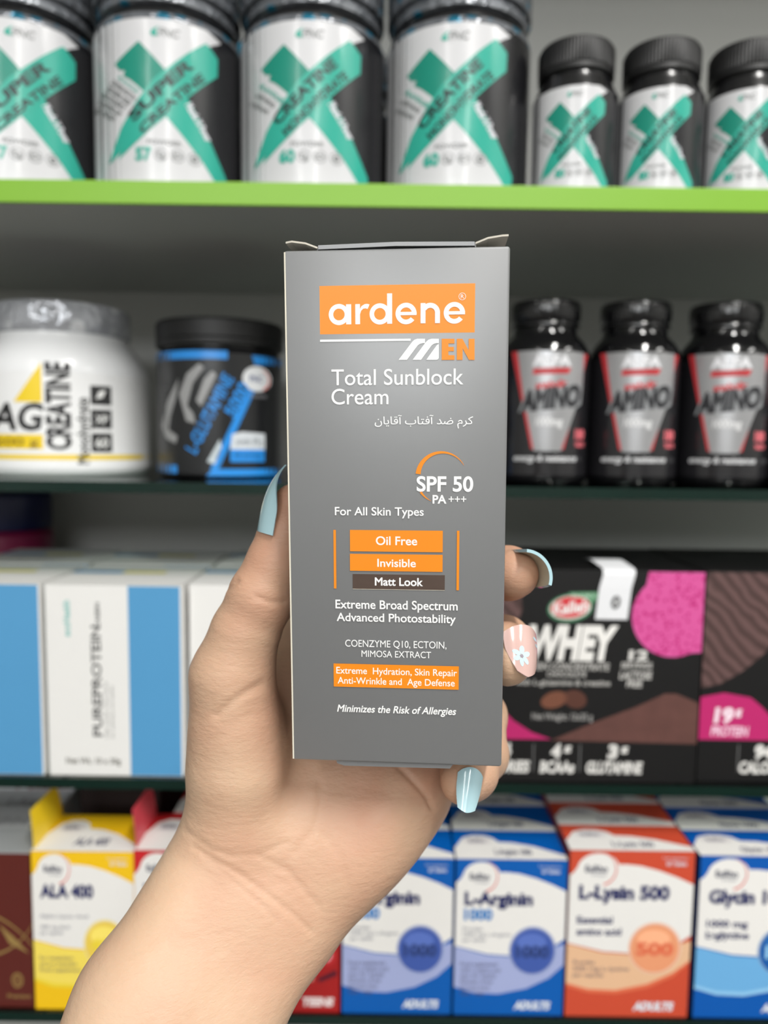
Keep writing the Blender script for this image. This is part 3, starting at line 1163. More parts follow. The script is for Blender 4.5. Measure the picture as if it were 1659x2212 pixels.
# yellow ALA box
x, w, h = row_spot(66, 288, 1838)
YE = (244, 196, 24)
art = vita_art(YE, (246, 222, 96), (238, 206, 84), 'ALA 400', None, [('Alpha Lipoic Acid', 128, 0), ('', 0, 0), ('400 mg ALA', 80, 0), ('per capsule', 60, 0)],
               [('For metabolism', 90), ('and as an antioxidant', 100), ('Food supplement', 110)], '400', 'ADULTS', (240, 214, 60), 142)
vita_box('vitamin_box', 'yellow and white ALA 400 box with an open side flap', w, h, 0.046, YE, YE, art, vita_top(YE, 'ALA 400'), (x, VY, ZG3), 0, 'boxes on the lowest shelf, left of the wrist', (250, 214, 40))

# red boxes behind the forearm
x, w, h = row_spot(288, 514, 1836)
RE = (200, 36, 42)
art = vita_art(RE, (232, 150, 140), (214, 80, 78), 'ZINC 30', None, [('Zinc for teens', 110, 0)], [('Food supplement', 92)], '30', 'TEENS', (240, 170, 160), 150)
redb = vita_box('vitamin_box', 'red and white box with open flap, beside the yellow box', w, h, 0.046, RE, RE, art, vita_top(RE, 'ZINC 30'), (x, VY, ZG3), 0, 'red and white boxes behind the forearm', (214, 70, 82))
for k in range(3):
    dup(redb, (x + 0.012, VY + (k + 1) * 0.048, ZG3), 0, 'red and white box in the %s rank behind the forearm' % ['second', 'third', 'rearmost'][k])
    d = [o for o in C.objects if o.parent and o.parent.get('label', '').startswith('red and white box in the') and o.name.startswith('dust_flap')]
    for o in d:
        bpy.data.objects.remove(o)
x, w3, h3 = row_spot(512, 736, 1848)
t = thing('vitamin_box', 'deep red TEENS box between the forearm and the L-Arginin box', 'box', (x, VY, ZG3), 0, 'red and white boxes behind the forearm')
a = Art()
RD = ink(168, 30, 30)
a.rect(1, 1, 271, 371, RD)
a.up()
a.poly([(1, 1), (271, 1), (271, 150), (200, 190), (120, 205), (1, 200)], ink(236, 232, 230))
a.poly([(100, 310), (150, 300), (200, 296), (214, 255), (190, 230), (150, 232), (110, 260)], ink(226, 150, 138))
a.disc(238, 232, 24, 26, ink(196, 46, 50))
a.poly([(212, 290), (262, 268), (265, 280), (218, 298)], ink(70, 20, 40))
a.up()
a.disc(236, 230, 15, 18, ink(236, 170, 176))
a.text('TEENS', 172, 256, 336, 354, ink(240, 226, 224), 0.06, 0.2)
a.text('MULTI', 20, 160, 78, 106, NAVY, 0.05)
a.up()
a.text('9', 230, 242, 221, 239, ink(250, 236, 236), 0.05)
carton('carton', w3, 0.046, h3, RD, RD, RD, a, (272, 372), vita_top((168, 30, 30), 'MULTI'), (272, 100), parent=t)

# dark brown box at the left edge, with white boxes stacked behind it
x, w, h = row_spot(-130, 62, 1842)
t = thing('brown_box', 'dark red-brown box with gold curves at the left photo edge', 'box', (x, VY + 0.001, ZG3), 0.0)
BR = mat('brown_carton', (92, 36, 30), 0.3, coat=0.3)
gold = mat('gold_ink', (190, 158, 96), 0.3, metal=0.5)
a = Art()
a.arc(60, 430, 300, 292, 300, 299, 88, 30, gold, 30)
a.arc(120, 60, 190, 180, 190, 189, 250, 330, gold, 30)
a.disc(222, 305, 18, 18, gold)
a.up()
a.disc(222, 305, 14, 14, ink(120, 84, 50))
a.poly([(170, 170), (215, 200), (262, 240), (200, 215)], gold)
a.text('Premium', 190, 262, 338, 348, gold, 0.02)
carton('carton', w, 0.03, h, BR, BR, mat('silver_card_top', (178, 182, 184), 0.35, metal=0.3), a, (272, 372), parent=t)
WB = ink(236, 236, 238)
for k, (yt, Yd, pr) in enumerate(((1795, 0.481, 52), (1752, 0.518, 122), (1690, 0.552, 160))):
    p = P(pr, yt, Yd)
    wl = 0.075
    t = thing('arginine_box', 'white box with dark lettering behind the brown box, ' + ['nearest', 'middle', 'rearmost and tallest'][k], 'box', (p.x - wl / 2, Yd, ZG3), 0, 'white boxes behind the brown box')
    hh = p.z - ZG3
    a = Art()
    a.text('L-Arginine', 110, 262, 14 if k == 2 else 4, 31 if k == 2 else 22, ink(140, 60, 62) if k == 2 else ink(120, 120, 124), 0.04)
    tp = Art()
    tp.text('L-Arginine', 120, 262, 44, 74, ink(150, 150, 154), 0.04)
    carton('carton', wl, 0.034, hh, WB, WB, ink(198, 199, 202), a, (272, 372), tp, (272, 100), parent=t)

# a dark box in the shadow behind the yellow one
x, w, h = row_spot(172, 345, 1704, 0.53)
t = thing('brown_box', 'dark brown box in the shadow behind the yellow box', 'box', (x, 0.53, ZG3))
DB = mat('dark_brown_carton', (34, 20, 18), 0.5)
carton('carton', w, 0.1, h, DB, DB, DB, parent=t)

# ------------------------------------------------------------------ the held sunblock box
BW, BH, BD = 0.0570, 0.1355, 0.036
BC = Vector((0.003065, 0.192708, CZ - 0.018660))
BM = (Matrix.Rotation(math.radians(-4.53), 3, 'Z') @ Matrix.Rotation(math.radians(1.592), 3, 'X') @ Matrix.Rotation(math.radians(-0.758), 3, 'Y'))
BMi = BM.transposed()


def onface(px, py):
    """photo pixel -> millimetre-like coordinates on the front of the held box (x right, y down)"""
    d = ray(px, py)
    n = BM @ Vector((0, 1, 0))
    s = (BC - Vector((0, 0, CZ))).dot(n) / d.dot(n)
    q = BMi @ (Vector((0, 0, CZ)) + d * s - BC)
    return (q.x, -q.z)


box_grey = mat('box_grey_board', (116, 117, 118), 0.5, spec=0.5, coat=1.0, crough=0.34, noise=0.015, nscale=90)
board_edge = mat('board_cut_edge', (226, 220, 202), 0.7)
inner_board = mat('board_inside', (206, 200, 186), 0.7)
orange = mat('orange_ink', (241, 141, 22), 0.4)
white_ink = mat('white_ink', (246, 246, 244), 0.42)
sun = thing('sunblock_box', 'grey ardene sunblock box with orange and white print, held upright in the hand', 'box')
sun['label'] = 'tall grey sunblock box with orange and white print, held upright in the hand'
sun.matrix_world = Matrix.Translation(BC) @ BM.to_4x4()

b = MB()
b.rbox(-BW / 2, BW / 2, 0.0, BD, -BH / 2, BH / 2, box_grey, 0.0007, 3)
A = Art()


def fc(ox, oy, s=3.13):
    return lambda x, y: onface(ox + x / s, oy + y / s)


f5, f6 = fc(590, 490), fc(590, 1000)


def fquad(fn, pts, m):
    A.poly([fn(*p) for p in pts], m)


def ftext(fn, s, x0, x1, yt, yb, m, bold=0.0, shear=0.0, full=False, tilt=0.0):
    xm, ym = (x0 + x1) / 2, (yt + yb) / 2
    l, r = fn(x0, ym - tilt), fn(x1, ym + tilt)
    tp, bt = fn(xm, yt), fn(xm, yb)
    rot = -math.atan2(r[1] - l[1], r[0] - l[0])
    A.text(s, l[0], r[0], tp[1], bt[1], m, bold, shear, 0.0, full, 6)


A.rect(-BW / 2 + 0.0001, -BH / 2 + 0.0004, -BW / 2 + 0.0005, BH / 2 - 0.0004, board_edge)
o5 = [(312, 395), (1367, 387), (1362, 719), (318, 722)]
xs = [f5(*p) for p in o5]
A.rect((xs[0][0] + xs[3][0]) / 2, (xs[0][1] + xs[1][1]) / 2, (xs[1][0] + xs[2][0]) / 2, (xs[2][1] + xs[3][1]) / 2, orange)


def frect(fn, x0, y0, x1, y1, m, dy=0.0):
    c = [fn(x0, y0 - dy), fn(x1, y0 + dy), fn(x1, y1 + dy), fn(x0, y1 - dy)]
    A.rect((c[0][0] + c[3][0]) / 2, (c[0][1] + c[1][1]) / 2, (c[1][0] + c[2][0]) / 2, (c[2][1] + c[3][1]) / 2, m)


A.up()
# 'ardene' in round geometric letters: rings, stems and arches
KX = (f5(1300, 600)[0] - f5(375, 600)[0]) / 925.0      # face length per crop pixel
LX, LB = f5(375, 600)[0], f5(840, 655)[1]


def gx(x): return LX + (x - 375) * KX
def gy(y): return LB + (y - 655) * KX


def ring(cx, cy, ro, ri, a0=0, a1=360, m=None):
    A.arc(gx(cx), gy(cy), ro * KX, ri * KX, ro * KX, ri * KX, a0, a1, m or white_ink, 56)


def stem(x0, x1, y0, y1): A.rect(gx(x0), gy(y0), gx(x1), gy(y1), white_ink)


ring(446, 589, 70, 39); A.up(); stem(495, 530, 522, 655)                       # a
stem(558, 590, 522, 655)                                              # r
A.up()
A.poly([(gx(x), gy(y)) for x, y in ((588, 560), (600, 536), (622, 523), (640, 521), (655, 526), (642, 555), (628, 551), (612, 553), (598, 566), (590, 590))], white_ink)
ring(725, 589, 70, 39); A.up(); stem(774, 808, 455, 655)                       # d
for ex in (902, 1226):                                                # e
    ring(ex, 589, 71, 40, 0, 322)
    A.up()
    A.rect(gx(ex - 45), gy(578), gx(ex + 71), gy(600), white_ink)
stem(1000, 1033, 522, 655)                                            # n
A.up()
A.arc(gx(1065), gy(586), 65 * KX, 32 * KX, 65 * KX, 32 * KX, 0, 150, white_ink, 40)
A.up(); stem(1097, 1130, 584, 655)
ring(1278, 483, 24, 21)
A.text('R', gx(1268), gx(1289), gy(470), gy(496), white_ink, 0.0)
# line, slanted M and EN
frect(f5, 318, 760, 930, 775, white_ink)
fquad(f5, [(848, 900), (905, 900), (978, 802), (992, 792), (1012, 787), (1027, 787), (1027, 757), (975, 757), (955, 764), (940, 778)], white_ink)
fquad(f5, [(943, 900), (1000, 900), (1072, 802), (1086, 792), (1104, 787), (1120, 787), (1120, 757), (1070, 757), (1050, 764), (1034, 778)], white_ink)
fquad(f5, [(1035, 900), (1104, 804), (1112, 796), (1120, 793), (1120, 888), (1112, 898), (1102, 900)], white_ink)
fquad(f5, [(1140, 757), (1226, 757), (1226, 789), (1185, 789), (1185, 812), (1222, 812), (1222, 841), (1185, 841), (1185, 868), (1226, 868), (1226, 900), (1140, 900)], orange)
fquad(f5, [(1242, 757), (1280, 757), (1322, 835), (1322, 757), (1362, 757), (1362, 900), (1324, 900), (1281, 822), (1281, 900), (1242, 900)], orange)
ftext(f5, 'Total Sunblock', 395, 1287, 962, 1068, white_ink, 0.004)
ftext(f5, 'Cream', 395, 780, 1096, 1200, white_ink, 0.004)
vis = '\ufee5\ufe8e\ufef3\ufe8e\ufed7\ufe81 \ufe8f\ufe8e\ufe98\ufed3\ufe81 \ufeaa\ufebf \ufee1\ufeae\ufb90'
ftext(f5, vis, 687, 1352, 1272, 1364, white_ink, 0.004, 0, True)
c0 = f5(1135, 1690)
K = KX
A.arc(c0[0], c0[1], 176 * K, 141 * K, 176 * K, 174 * K, 173, 27, orange, 60)
A.arc(c0[0], c0[1], 182 * K, 166 * K, 181 * K, 180 * K, 217, 249, orange, 20)
ftext(f5, 'SPF 50', 970, 1353, 1690, 1787, white_ink, 0.024)
ftext(f5, 'PA', 1078, 1172, 1815, 1869, white_ink, 0.03)
for k in range(3):
    xm = 1204 + k * 42
    frect(f5, xm - 18, 1837, xm + 18, 1844, white_ink)
    A.up()
    frect(f5, xm - 3.5, 1822, xm + 3.5, 1859, white_ink)
ftext(f6, 'For All Skin Types', 418, 1018, 300, 354, white_ink, 0.012)
frect(f6, 410, 452, 427, 848, orange)
frect(f6, 1241, 458, 1258, 860, orange)
frect(f6, 520, 455, 1147, 600, orange)
frect(f6, 520, 617, 1146, 732, orange)
A.up()
ftext(f6, 'Oil Free', 695, 974, 498, 554, white_ink, 0.015)
ftext(f6, 'Invisible', 705, 965, 650, 702, white_ink, 0.015)
ftext(f6, 'Extreme Broad Spectrum', 422, 1248, 931, 988, white_ink, 0.015)
ftext(f6, 'Advanced Photostability', 430, 1235, 1020, 1074, white_ink, 0.015)
ftext(f6, 'COENZYME Q10, ECTOIN,', 488, 1172, 1201, 1247, white_ink, 0.003)
ftext(f6, 'MIMOSA EXTRACT', 598, 1068, 1271, 1314, white_ink, 0.003)
frect(f6, 410, 1364, 1255, 1521, orange)
A.up()
ftext(f6, 'Extreme  Hydration, Skin Repair', 428, 1243, 1387, 1431, white_ink, 0.008)
ftext(f6, 'Anti-Wrinkle and  Age Defense', 437, 1228, 1455, 1499, white_ink, 0.008)
ftext(f6, 'Minimizes the Risk of Allergies', 438, 1238, 1644, 1690, white_ink, 0.019, 0.2)
A.emit(b, lambda x, y, e: (x, -e, -y), 0.000015)
b.build('carton', sun, True, 20)

# dark foil sticker 'Matt Look'
foil = mat('dark_foil', (100, 84, 76), 0.3, metal=0.4, bump=0.15, bscale=90)
b = MB()
c = [f6(538, 750), f6(1160, 860)]
b.box(c[0][0], c[1][0], -0.00012, -0.000001, -c[1][1], -c[0][1], foil)
b.box(c[0][0], c[1][0], -0.00014, -0.000001, -c[1][1] - 0.00008, -c[1][1], board_edge)
B2 = Art()
l, r_, tp, bt = f6(688, 802), f6(1013, 802), f6(850, 777), f6(850, 829)
B2.text('Matt Look', l[0], r_[0], tp[1], bt[1], white_ink, 0.022, 0, 0, False, 6)
B2.emit(b, lambda x, y, e: (x, -0.00012 - e, -y), 0.00002)
o = b.build('foil_sticker', sun)
o['label'] = 'dark brown foil strip reading Matt Look'


def plate(name, sections, m_in, m_out, thick=0.0004, parent=None):
    """thin curved card: sections of (x, z) swept from front to back"""
    b = MB()
    v, f = [], []
    for (x, z, y0, y1) in sections:
        v += [(x, y0, z), (x, y1, z), (x, y1, z - thick), (x, y0, z - thick)]
    n = len(sections)
    for k in range(n - 1):
        o_, q = 4 * k, 4 * k + 4
        f.append((o_, q, q + 1, o_ + 1))
    b.add(v, f, m_out)
    f = []
    for k in range(n - 1):
        o_, q = 4 * k, 4 * k + 4
        f += [(o_ + 2, q + 2, q + 3, o_ + 3), (o_, o_ + 3, q + 3, q), (o_ + 1, q + 1, q + 2, o_ + 2)]
    f += [(0, 1, 2, 3), (4 * n - 1, 4 * n - 2, 4 * n - 3, 4 * n - 4)]
    b.add(v, f, m_in)
    return b.build(name, parent)


zt = BH / 2
xl = -BW / 2
plate('dust_flap', [(xl + 0.0004, zt + 0.0024, 0.001, 0.03), (xl + 0.002, zt + 0.0026, 0.0008, 0.032), (xl + 0.0055, zt + 0.0021, 0.0008, 0.032), (xl + 0.0085, zt + 0.0010, 0.001, 0.032), (xl + 0.0105, zt + 0.0004, 0.003, 0.03)], inner_board, inner_board, 0.00045, sun)
plate('dust_flap', [(-xl - 0.0004, zt + 0.0030, 0.001, 0.03), (-xl - 0.002, zt + 0.0029, 0.0008, 0.032), (-xl - 0.0055, zt + 0.0024, 0.0008, 0.032), (-xl - 0.0085, zt + 0.0013, 0.001, 0.032), (-xl - 0.0105, zt + 0.0005, 0.003, 0.03)], inner_board, inner_board, 0.00045, sun)
plate('lid', [(xl + 0.0084, zt + 0.0007, 0.0012, BD - 0.001), (xl + 0.0088, zt + 0.0013, 0.0008, BD - 0.0005), (0, zt + 0.0017, 0.0006, BD - 0.0005), (-xl - 0.0088, zt + 0.0014, 0.0008, BD - 0.0005), (-xl - 0.0084, zt + 0.0008, 0.0012, BD - 0.001)], box_grey, box_grey, 0.0010, sun)
k6 = [f6(x, y) for x, y in ((420, 2016), (480, 2046), (1195, 2074), (1225, 2040))]
b = MB()
v = []
for y in (0.0006, 0.0011):
    v += [(k6[0][0], y, -BH / 2 + 0.0004), (k6[0][0] + 0.0005, y, -BH / 2 - 0.0008), (k6[1][0], y, -BH / 2 - 0.0014), (k6[2][0], y, -BH / 2 - 0.0012), (k6[3][0], y, -BH / 2 + 0.0004)]
b.add(v, [(0, 1, 2, 3, 4), (9, 8, 7, 6, 5), (0, 5, 6, 1), (1, 6, 7, 2), (2, 7, 8, 3), (3, 8, 9, 4)], box_grey)
b.build('bottom_flap', sun)

# ------------------------------------------------------------------ the hand
HS = 0.0008                                  # sampling step of the hand surface


def hp(px, py, Y):
    p = P(px, py, Y)
    return np.array((p.x, p.y, p.z))


class Field:
    def __init__(self, lo, hi, h):
        self.lo, self.h = np.array(lo), h
        self.n = [int(math.ceil((hi[k] - lo[k]) / h)) + 1 for k in range(3)]
        self.F = np.full(self.n, 0.05, np.float32)

    def win(self, lo, hi):
        a = [max(0, int((lo[k] - self.lo[k]) / self.h)) for k in range(3)]
        b_ = [min(self.n[k], int((hi[k] - self.lo[k]) / self.h) + 2) for k in range(3)]
        sl = tuple(slice(a[k], max(a[k], b_[k])) for k in range(3))
        ax = [self.lo[k] + self.h * np.arange(sl[k].start, sl[k].stop, dtype=np.float32) for k in range(3)]
        return sl, np.meshgrid(*[x.astype(np.float32) for x in ax], indexing='ij')

    def cone(self, a, b_, ra, rb, k):
        """tapered capsule blended into what is there with softness k"""
        m = max(ra, rb) + k + 0.004
        sl, (X, Y, Z) = self.win(np.minimum(a, b_) - m, np.maximum(a, b_) + m)
        d = b_ - a
        L = float(d @ d) + 1e-12
        t = np.clip(((X - a[0]) * d[0] + (Y - a[1]) * d[1] + (Z - a[2]) * d[2]) / L, 0, 1)
        D = np.sqrt((X - a[0] - t * d[0]) ** 2 + (Y - a[1] - t * d[1]) ** 2 + (Z - a[2] - t * d[2]) ** 2) - (ra + (rb - ra) * t)
        G = self.F[sl]
        hh = np.maximum(k - np.abs(G - D), 0) / k
        self.F[sl] = np.minimum(G, D) - hh * hh * k * 0.25

    def chain(self, pts, k):
        """pts: (px, py, Y, radius in mm)"""
        q = [(hp(*p[:3]), p[3] / 1000) for p in pts]
        for (a, ra), (b_, rb) in zip(q[:-1], q[1:]):
            self.cone(a, b_, ra, rb, k)

    def merge(self, other, k):
        hh = np.maximum(k - np.abs(self.F - other.F), 0) / k
        self.F = np.minimum(self.F, other.F) - hh * hh * k * 0.25

    def cut_box(self, gap):
        X, Y, Z = np.meshgrid(*[(self.lo[k] + self.h * np.arange(self.n[k])).astype(np.float32) for k in range(3)], indexing='ij')
        Mi = np.array(BMi)
        c = np.array(BC)
        x, y, z = X - c[0], Y - c[1], Z - c[2]
        lx = Mi[0, 0] * x + Mi[0, 1] * y + Mi[0, 2] * z
        ly = Mi[1, 0] * x + Mi[1, 1] * y + Mi[1, 2] * z - BD / 2
        lz = Mi[2, 0] * x + Mi[2, 1] * y + Mi[2, 2] * z
        D = np.maximum(np.maximum(np.abs(lx) - BW / 2, np.abs(ly) - BD / 2), np.abs(lz) - BH / 2) - gap
        k = 0.0016
        a, b_ = self.F, -D
        hh = np.maximum(k - np.abs(a - b_), 0) / k
        self.F = np.maximum(a, b_) + hh * hh * k * 0.25


def surface_nets(F, lo, h):
    S = F < 0
    n = F.shape
    cs = S[:-1, :-1, :-1].astype(np.int8)
    tot = np.zeros([m - 1 for m in n], np.int8)
    for i in (0, 1):
        for j in (0, 1):
            for k in (0, 1):
                tot += S[i:n[0] - 1 + i, j:n[1] - 1 + j, k:n[2] - 1 + k]
    act = np.argwhere((tot > 0) & (tot < 8))
    idx = np.full([m - 1 for m in n], -1, np.int32)
    idx[act[:, 0], act[:, 1], act[:, 2]] = np.arange(len(act))
    acc = np.zeros((len(act), 3)); cnt = np.zeros(len(act))
    for ax in range(3):
        o = [q for q in range(3) if q != ax]
        for u in (0, 1):
            for w_ in (0, 1):
                p0 = act.copy(); p0[:, o[0]] += u; p0[:, o[1]] += w_
                p1 = p0.copy(); p1[:, ax] += 1
                a = F[p0[:, 0], p0[:, 1], p0[:, 2]]; c_ = F[p1[:, 0], p1[:, 1], p1[:, 2]]
                m = (a < 0) != (c_ < 0)
                t = np.where(m, a / np.where(m, a - c_, 1), 0)
                q = p0.astype(float); q[:, ax] += t
                acc[m] += q[m]; cnt[m] += 1
    V = acc / cnt[:, None] * h + lo
    quads = []
    for ax in range(3):
        o1, o2 = (ax + 1) % 3, (ax + 2) % 3
        sl0 = [slice(None)] * 3; sl1 = [slice(None)] * 3
        sl0[ax] = slice(0, -1); sl1[ax] = slice(1, None)
        A0, A1 = S[tuple(sl0)], S[tuple(sl1)]
        e = np.argwhere(A0 != A1)
        e = e[(e[:, o1] > 0) & (e[:, o2] > 0) & (e[:, o1] < n[o1] - 1) & (e[:, o2] < n[o2] - 1)]
        ins = A0[e[:, 0], e[:, 1], e[:, 2]]
        def cell(d1, d2):
            q = e.copy(); q[:, o1] += d1; q[:, o2] += d2
            return idx[q[:, 0], q[:, 1], q[:, 2]]
        Q = np.stack([cell(-1, -1), cell(0, -1), cell(0, 0), cell(-1, 0)], 1)
        Q[~ins] = Q[~ins][:, ::-1]
        quads.append(Q)
    return V, np.concatenate(quads)


def relax(V, Q, it=4, lam=0.5, mu=-0.52):
    E = np.concatenate([Q[:, [0, 1]], Q[:, [1, 2]], Q[:, [2, 3]], Q[:, [3, 0]]])
    deg = np.bincount(E.ravel(), minlength=len(V)).astype(float)
    for k in range(it):
        for l_ in (lam, mu):
            s = np.zeros_like(V)
            for c_ in range(3):
                s[:, c_] = np.bincount(E[:, 0], V[E[:, 1], c_], len(V)) + np.bincount(E[:, 1], V[E[:, 0], c_], len(V))
            V = V + l_ * (s / deg[:, None] - V)
    return V


LO, HI = (-0.165, 0.100, CZ - 0.270), (0.065, 0.300, CZ + 0.020)
H = Field(LO, HI, HS)
# forearm and wrist
for (ox, oy) in ((-88, -55), (0, 0), (88, 55)):
    r0 = 1.0 if ox == 0 else 0.93
    H.chain([(-110 + ox * 1.1, 3500 + oy, 0.128, 14.0 * r0), (140 + ox, 2700 + oy, 0.152, 14.2 * r0), (375 + ox * .95, 2212 + oy * .95, 0.187, 15.5 * r0), (532 + ox, 1940 + oy, 0.2085, 14.6 * r0)], 0.008)
# carpus, thenar pad, hypothenar pad
H.chain([(466, 1898, 0.2125, 12.0), (512, 1775, 0.214, 14.6), (514, 1660, 0.2128, 13.6), (510, 1560, 0.2130, 12.3), (502, 1460, 0.2125, 11.1)], 0.006)
H.chain([(640, 1965, 0.2135, 13), (742, 1850, 0.218, 13.5), (812, 1768, 0.2235, 14), (870, 1690, 0.231, 13.5), (930, 1580, 0.243, 11.5)], 0.012)
H.chain([(560, 1930, 0.213, 15), (640, 1800, 0.222, 14), (720, 1640, 0.236, 13), (760, 1450, 0.25, 12)], 0.014)
# metacarpals
for mcp in ((650, 1385, 0.2525, 11), (745, 1350, 0.2555, 11.3), (850, 1395, 0.2545, 11), (940, 1470, 0.2505, 10.2)):
    H.chain([(640, 1800, 0.226, 14), mcp], 0.014)
H.chain([(530, 1600, 0.222, 11), (590, 1530, 0.236, 9.5), (650, 1420, 0.25, 10)], 0.012)      # web of the thumb
# thumb
T = Field(LO, HI, HS)
T.chain([(502, 1460, 0.2125, 11.1), (529, 1368, 0.2122, 9.6), (566, 1288, 0.212, 9.3), (596, 1215, 0.2128, 8.0), (616, 1145, 0.2140, 7.1), (632, 1085, 0.2152, 5.4)], 0.003)
H.merge(T, 0.006)
# fingers, each a chain of its own rooted at its knuckle
FING = {
    'index': [(650, 1385, 0.2525, 11), (720, 1170, 0.2565, 9.2), (760, 1040, 0.2485, 8.2), (795, 950, 0.2425, 7.2)],
    'middle': [(745, 1350, 0.2555, 11.3), (958, 1245, 0.2585, 9.2), (1066, 1236, 0.2405, 8.2), (1098, 1238, 0.2265, 7.9), (1111, 1240, 0.2185, 7.2)],
    'ring': [(850, 1395, 0.2545, 11), (1022, 1392, 0.2565, 9.2), (1086, 1392, 0.235, 9.0), (1090, 1410, 0.218, 8.7), (1094, 1425, 0.2105, 7.6)],
    'pinky': [(940, 1470, 0.2505, 10.2), (1040, 1545, 0.2485, 8.3), (1040, 1630, 0.231, 8.2), (1014, 1668, 0.2145, 8.0), (1001, 1688, 0.2088, 6.7)],
}
for nm in ('index', 'middle', 'ring', 'pinky'):
    T = Field(LO, HI, HS)
    T.chain(FING[nm], 0.003)
    H.merge(T, 0.0035)
H.cut_box(0.00025)
V, Q = surface_nets(H.F, np.array(LO), HS)
V = relax(V, Q, 8)


# creases: grooves pressed along lines of the palm side
def tocam(V):
    Rm = np.array(R)
    c = (V - np.array((0, 0, CZ))) @ Rm
    return np.stack([PX + F * c[:, 0] / -c[:, 2], PY - F * c[:, 1] / -c[:, 2]], 1)


def normals(V, Q):
    n = np.cross(V[Q[:, 2]] - V[Q[:, 0]], V[Q[:, 3]] - V[Q[:, 1]])
    N = np.zeros_like(V)
    for k in range(4):
        for c_ in range(3):
            N[:, c_] += np.bincount(Q[:, k], n[:, c_], len(V))
    return N / (np.linalg.norm(N, axis=1, keepdims=True) + 1e-12)


N = normals(V, Q)
scr = tocam(V)
front = np.clip(-(N[:, 1]) * 2 + 0.3, 0, 1) * (V[:, 1] < 0.245)
CREASES = [  # points, half-width px, depth mm
    ([(418, 1830), (470, 1862), (520, 1890), (575, 1930), (625, 1968), (672, 2012)], 7, 0.28),
    ([(400, 1795), (450, 1832), (505, 1850), (560, 1846), (620, 1820)], 7, 0.18),
    ([(440, 1852), (500, 1900), (560, 1950), (600, 1990)], 6, 0.14),
    ([(560, 1850), (620, 1880), (690, 1960)], 8, 0.2),
    ([(468, 1546), (500, 1518), (530, 1497), (566, 1478)], 9, 0.35),
    ([(440, 1610), (490, 1580), (540, 1545)], 9, 0.06),
    ([(556, 1290), (585, 1302), (616, 1300)], 6, 0.35),
    ([(492, 1272), (512, 1255)], 6, 0.3),
    ([(860, 1655), (895, 1690), (922, 1720), (934, 1746)], 6, 0.6),
    ([(690, 1690), (690, 1740), (680, 1790), (640, 1840)], 9, 0.2),
    ([(700, 1800), (735, 1850), (748, 1900)], 10, 0.12),
]
dsp = np.zeros(len(V))
for pts, hw, dep in CREASES:
    best = np.full(len(V), 1e9)
    for (ax_, ay_), (bx_, by_) in zip(pts[:-1], pts[1:]):
        d = np.array((bx_ - ax_, by_ - ay_), float)
        q = scr - np.array((ax_, ay_))
        tt = np.clip(q @ d / (d @ d), 0, 1)
        best = np.minimum(best, np.hypot(q[:, 0] - tt * d[0], q[:, 1] - tt * d[1]))
    dsp -= 1.5 * dep / 1000 * np.exp(-(best / hw) ** 2)
V = V + N * (dsp * front)[:, None]

me = bpy.data.meshes.new('hand')
me.from_pydata(V.tolist(), [], Q.tolist())
me.polygons.foreach_set('use_smooth', [True] * len(Q))
# pinker skin at the fingertips and joints, kept with the skin itself
red_w = np.zeros(len(V))
for (px, py, Y, rad, wt) in ((618, 1120, 0.213, 0.022, .8), (1130, 1238, 0.22, 0.02, .7), (1092, 1410, 0.215, 0.018, .35), (1010, 1685, 0.21, 0.018, .45),
                             (600, 1300, 0.208, 0.013, .45), (540, 1490, 0.2, 0.02, .4), (760, 1760, 0.215, 0.026, .6), (630, 1900, 0.2, 0.022, .4), (700, 1960, 0.205, 0.014, .35), (590, 1480, 0.215, 0.014, .6), (900, 1690, 0.22, 0.02, .5)):
    c_ = hp(px, py, Y)
    red_w = np.maximum(red_w, wt * np.exp(-((V - c_) ** 2).sum(1) / rad ** 2))
at = me.attributes.new('flush', 'FLOAT', 'POINT')
at.data.foreach_set('value', red_w.astype(np.float32))

skin = bpy.data.materials.new('skin')
skin.use_nodes = True
nt = skin.node_tree
bs = nt.nodes['Principled BSDF']
tc = nt.nodes.new('ShaderNodeTexCoord')
at = nt.nodes.new('ShaderNodeAttribute'); at.attribute_name = 'flush'
n1 = nt.nodes.new('ShaderNodeTexNoise'); n1.inputs['Scale'].default_value = 42; n1.inputs['Detail'].default_value = 4
nt.links.new(tc.outputs['Object'], n1.inputs['Vector'])
ad = nt.nodes.new('ShaderNodeMath'); ad.operation = 'MULTIPLY_ADD'
ad.inputs[1].default_value = 1.1; ad.inputs[2].default_value = -0.46
nt.links.new(n1.outputs['Fac'], ad.inputs[0])
su = nt.nodes.new('ShaderNodeMath'); su.operation = 'ADD'; su.use_clamp = True
nt.links.new(ad.outputs[0], su.inputs[0]); nt.links.new(at.outputs['Fac'], su.inputs[1])
mx = nt.nodes.new('ShaderNodeMix'); mx.data_type = 'RGBA'
mx.inputs['A'].default_value = (lin(202), lin(170), lin(142), 1)
mx.inputs['B'].default_value = (lin(193), lin(140), lin(115), 1)
nt.links.new(su.outputs[0], mx.inputs['Factor'])
nt.links.new(mx.outputs['Result'], bs.inputs['Base Color'])
bs.inputs['Roughness'].default_value = 0.48
bs.inputs['Specular IOR Level'].default_value = 0.4
bs.inputs['Subsurface Weight'].default_value = 0.18
bs.inputs['Subsurface Radius'].default_value = (1.0, 0.35, 0.2)
bs.inputs['Subsurface Scale'].default_value = 0.004
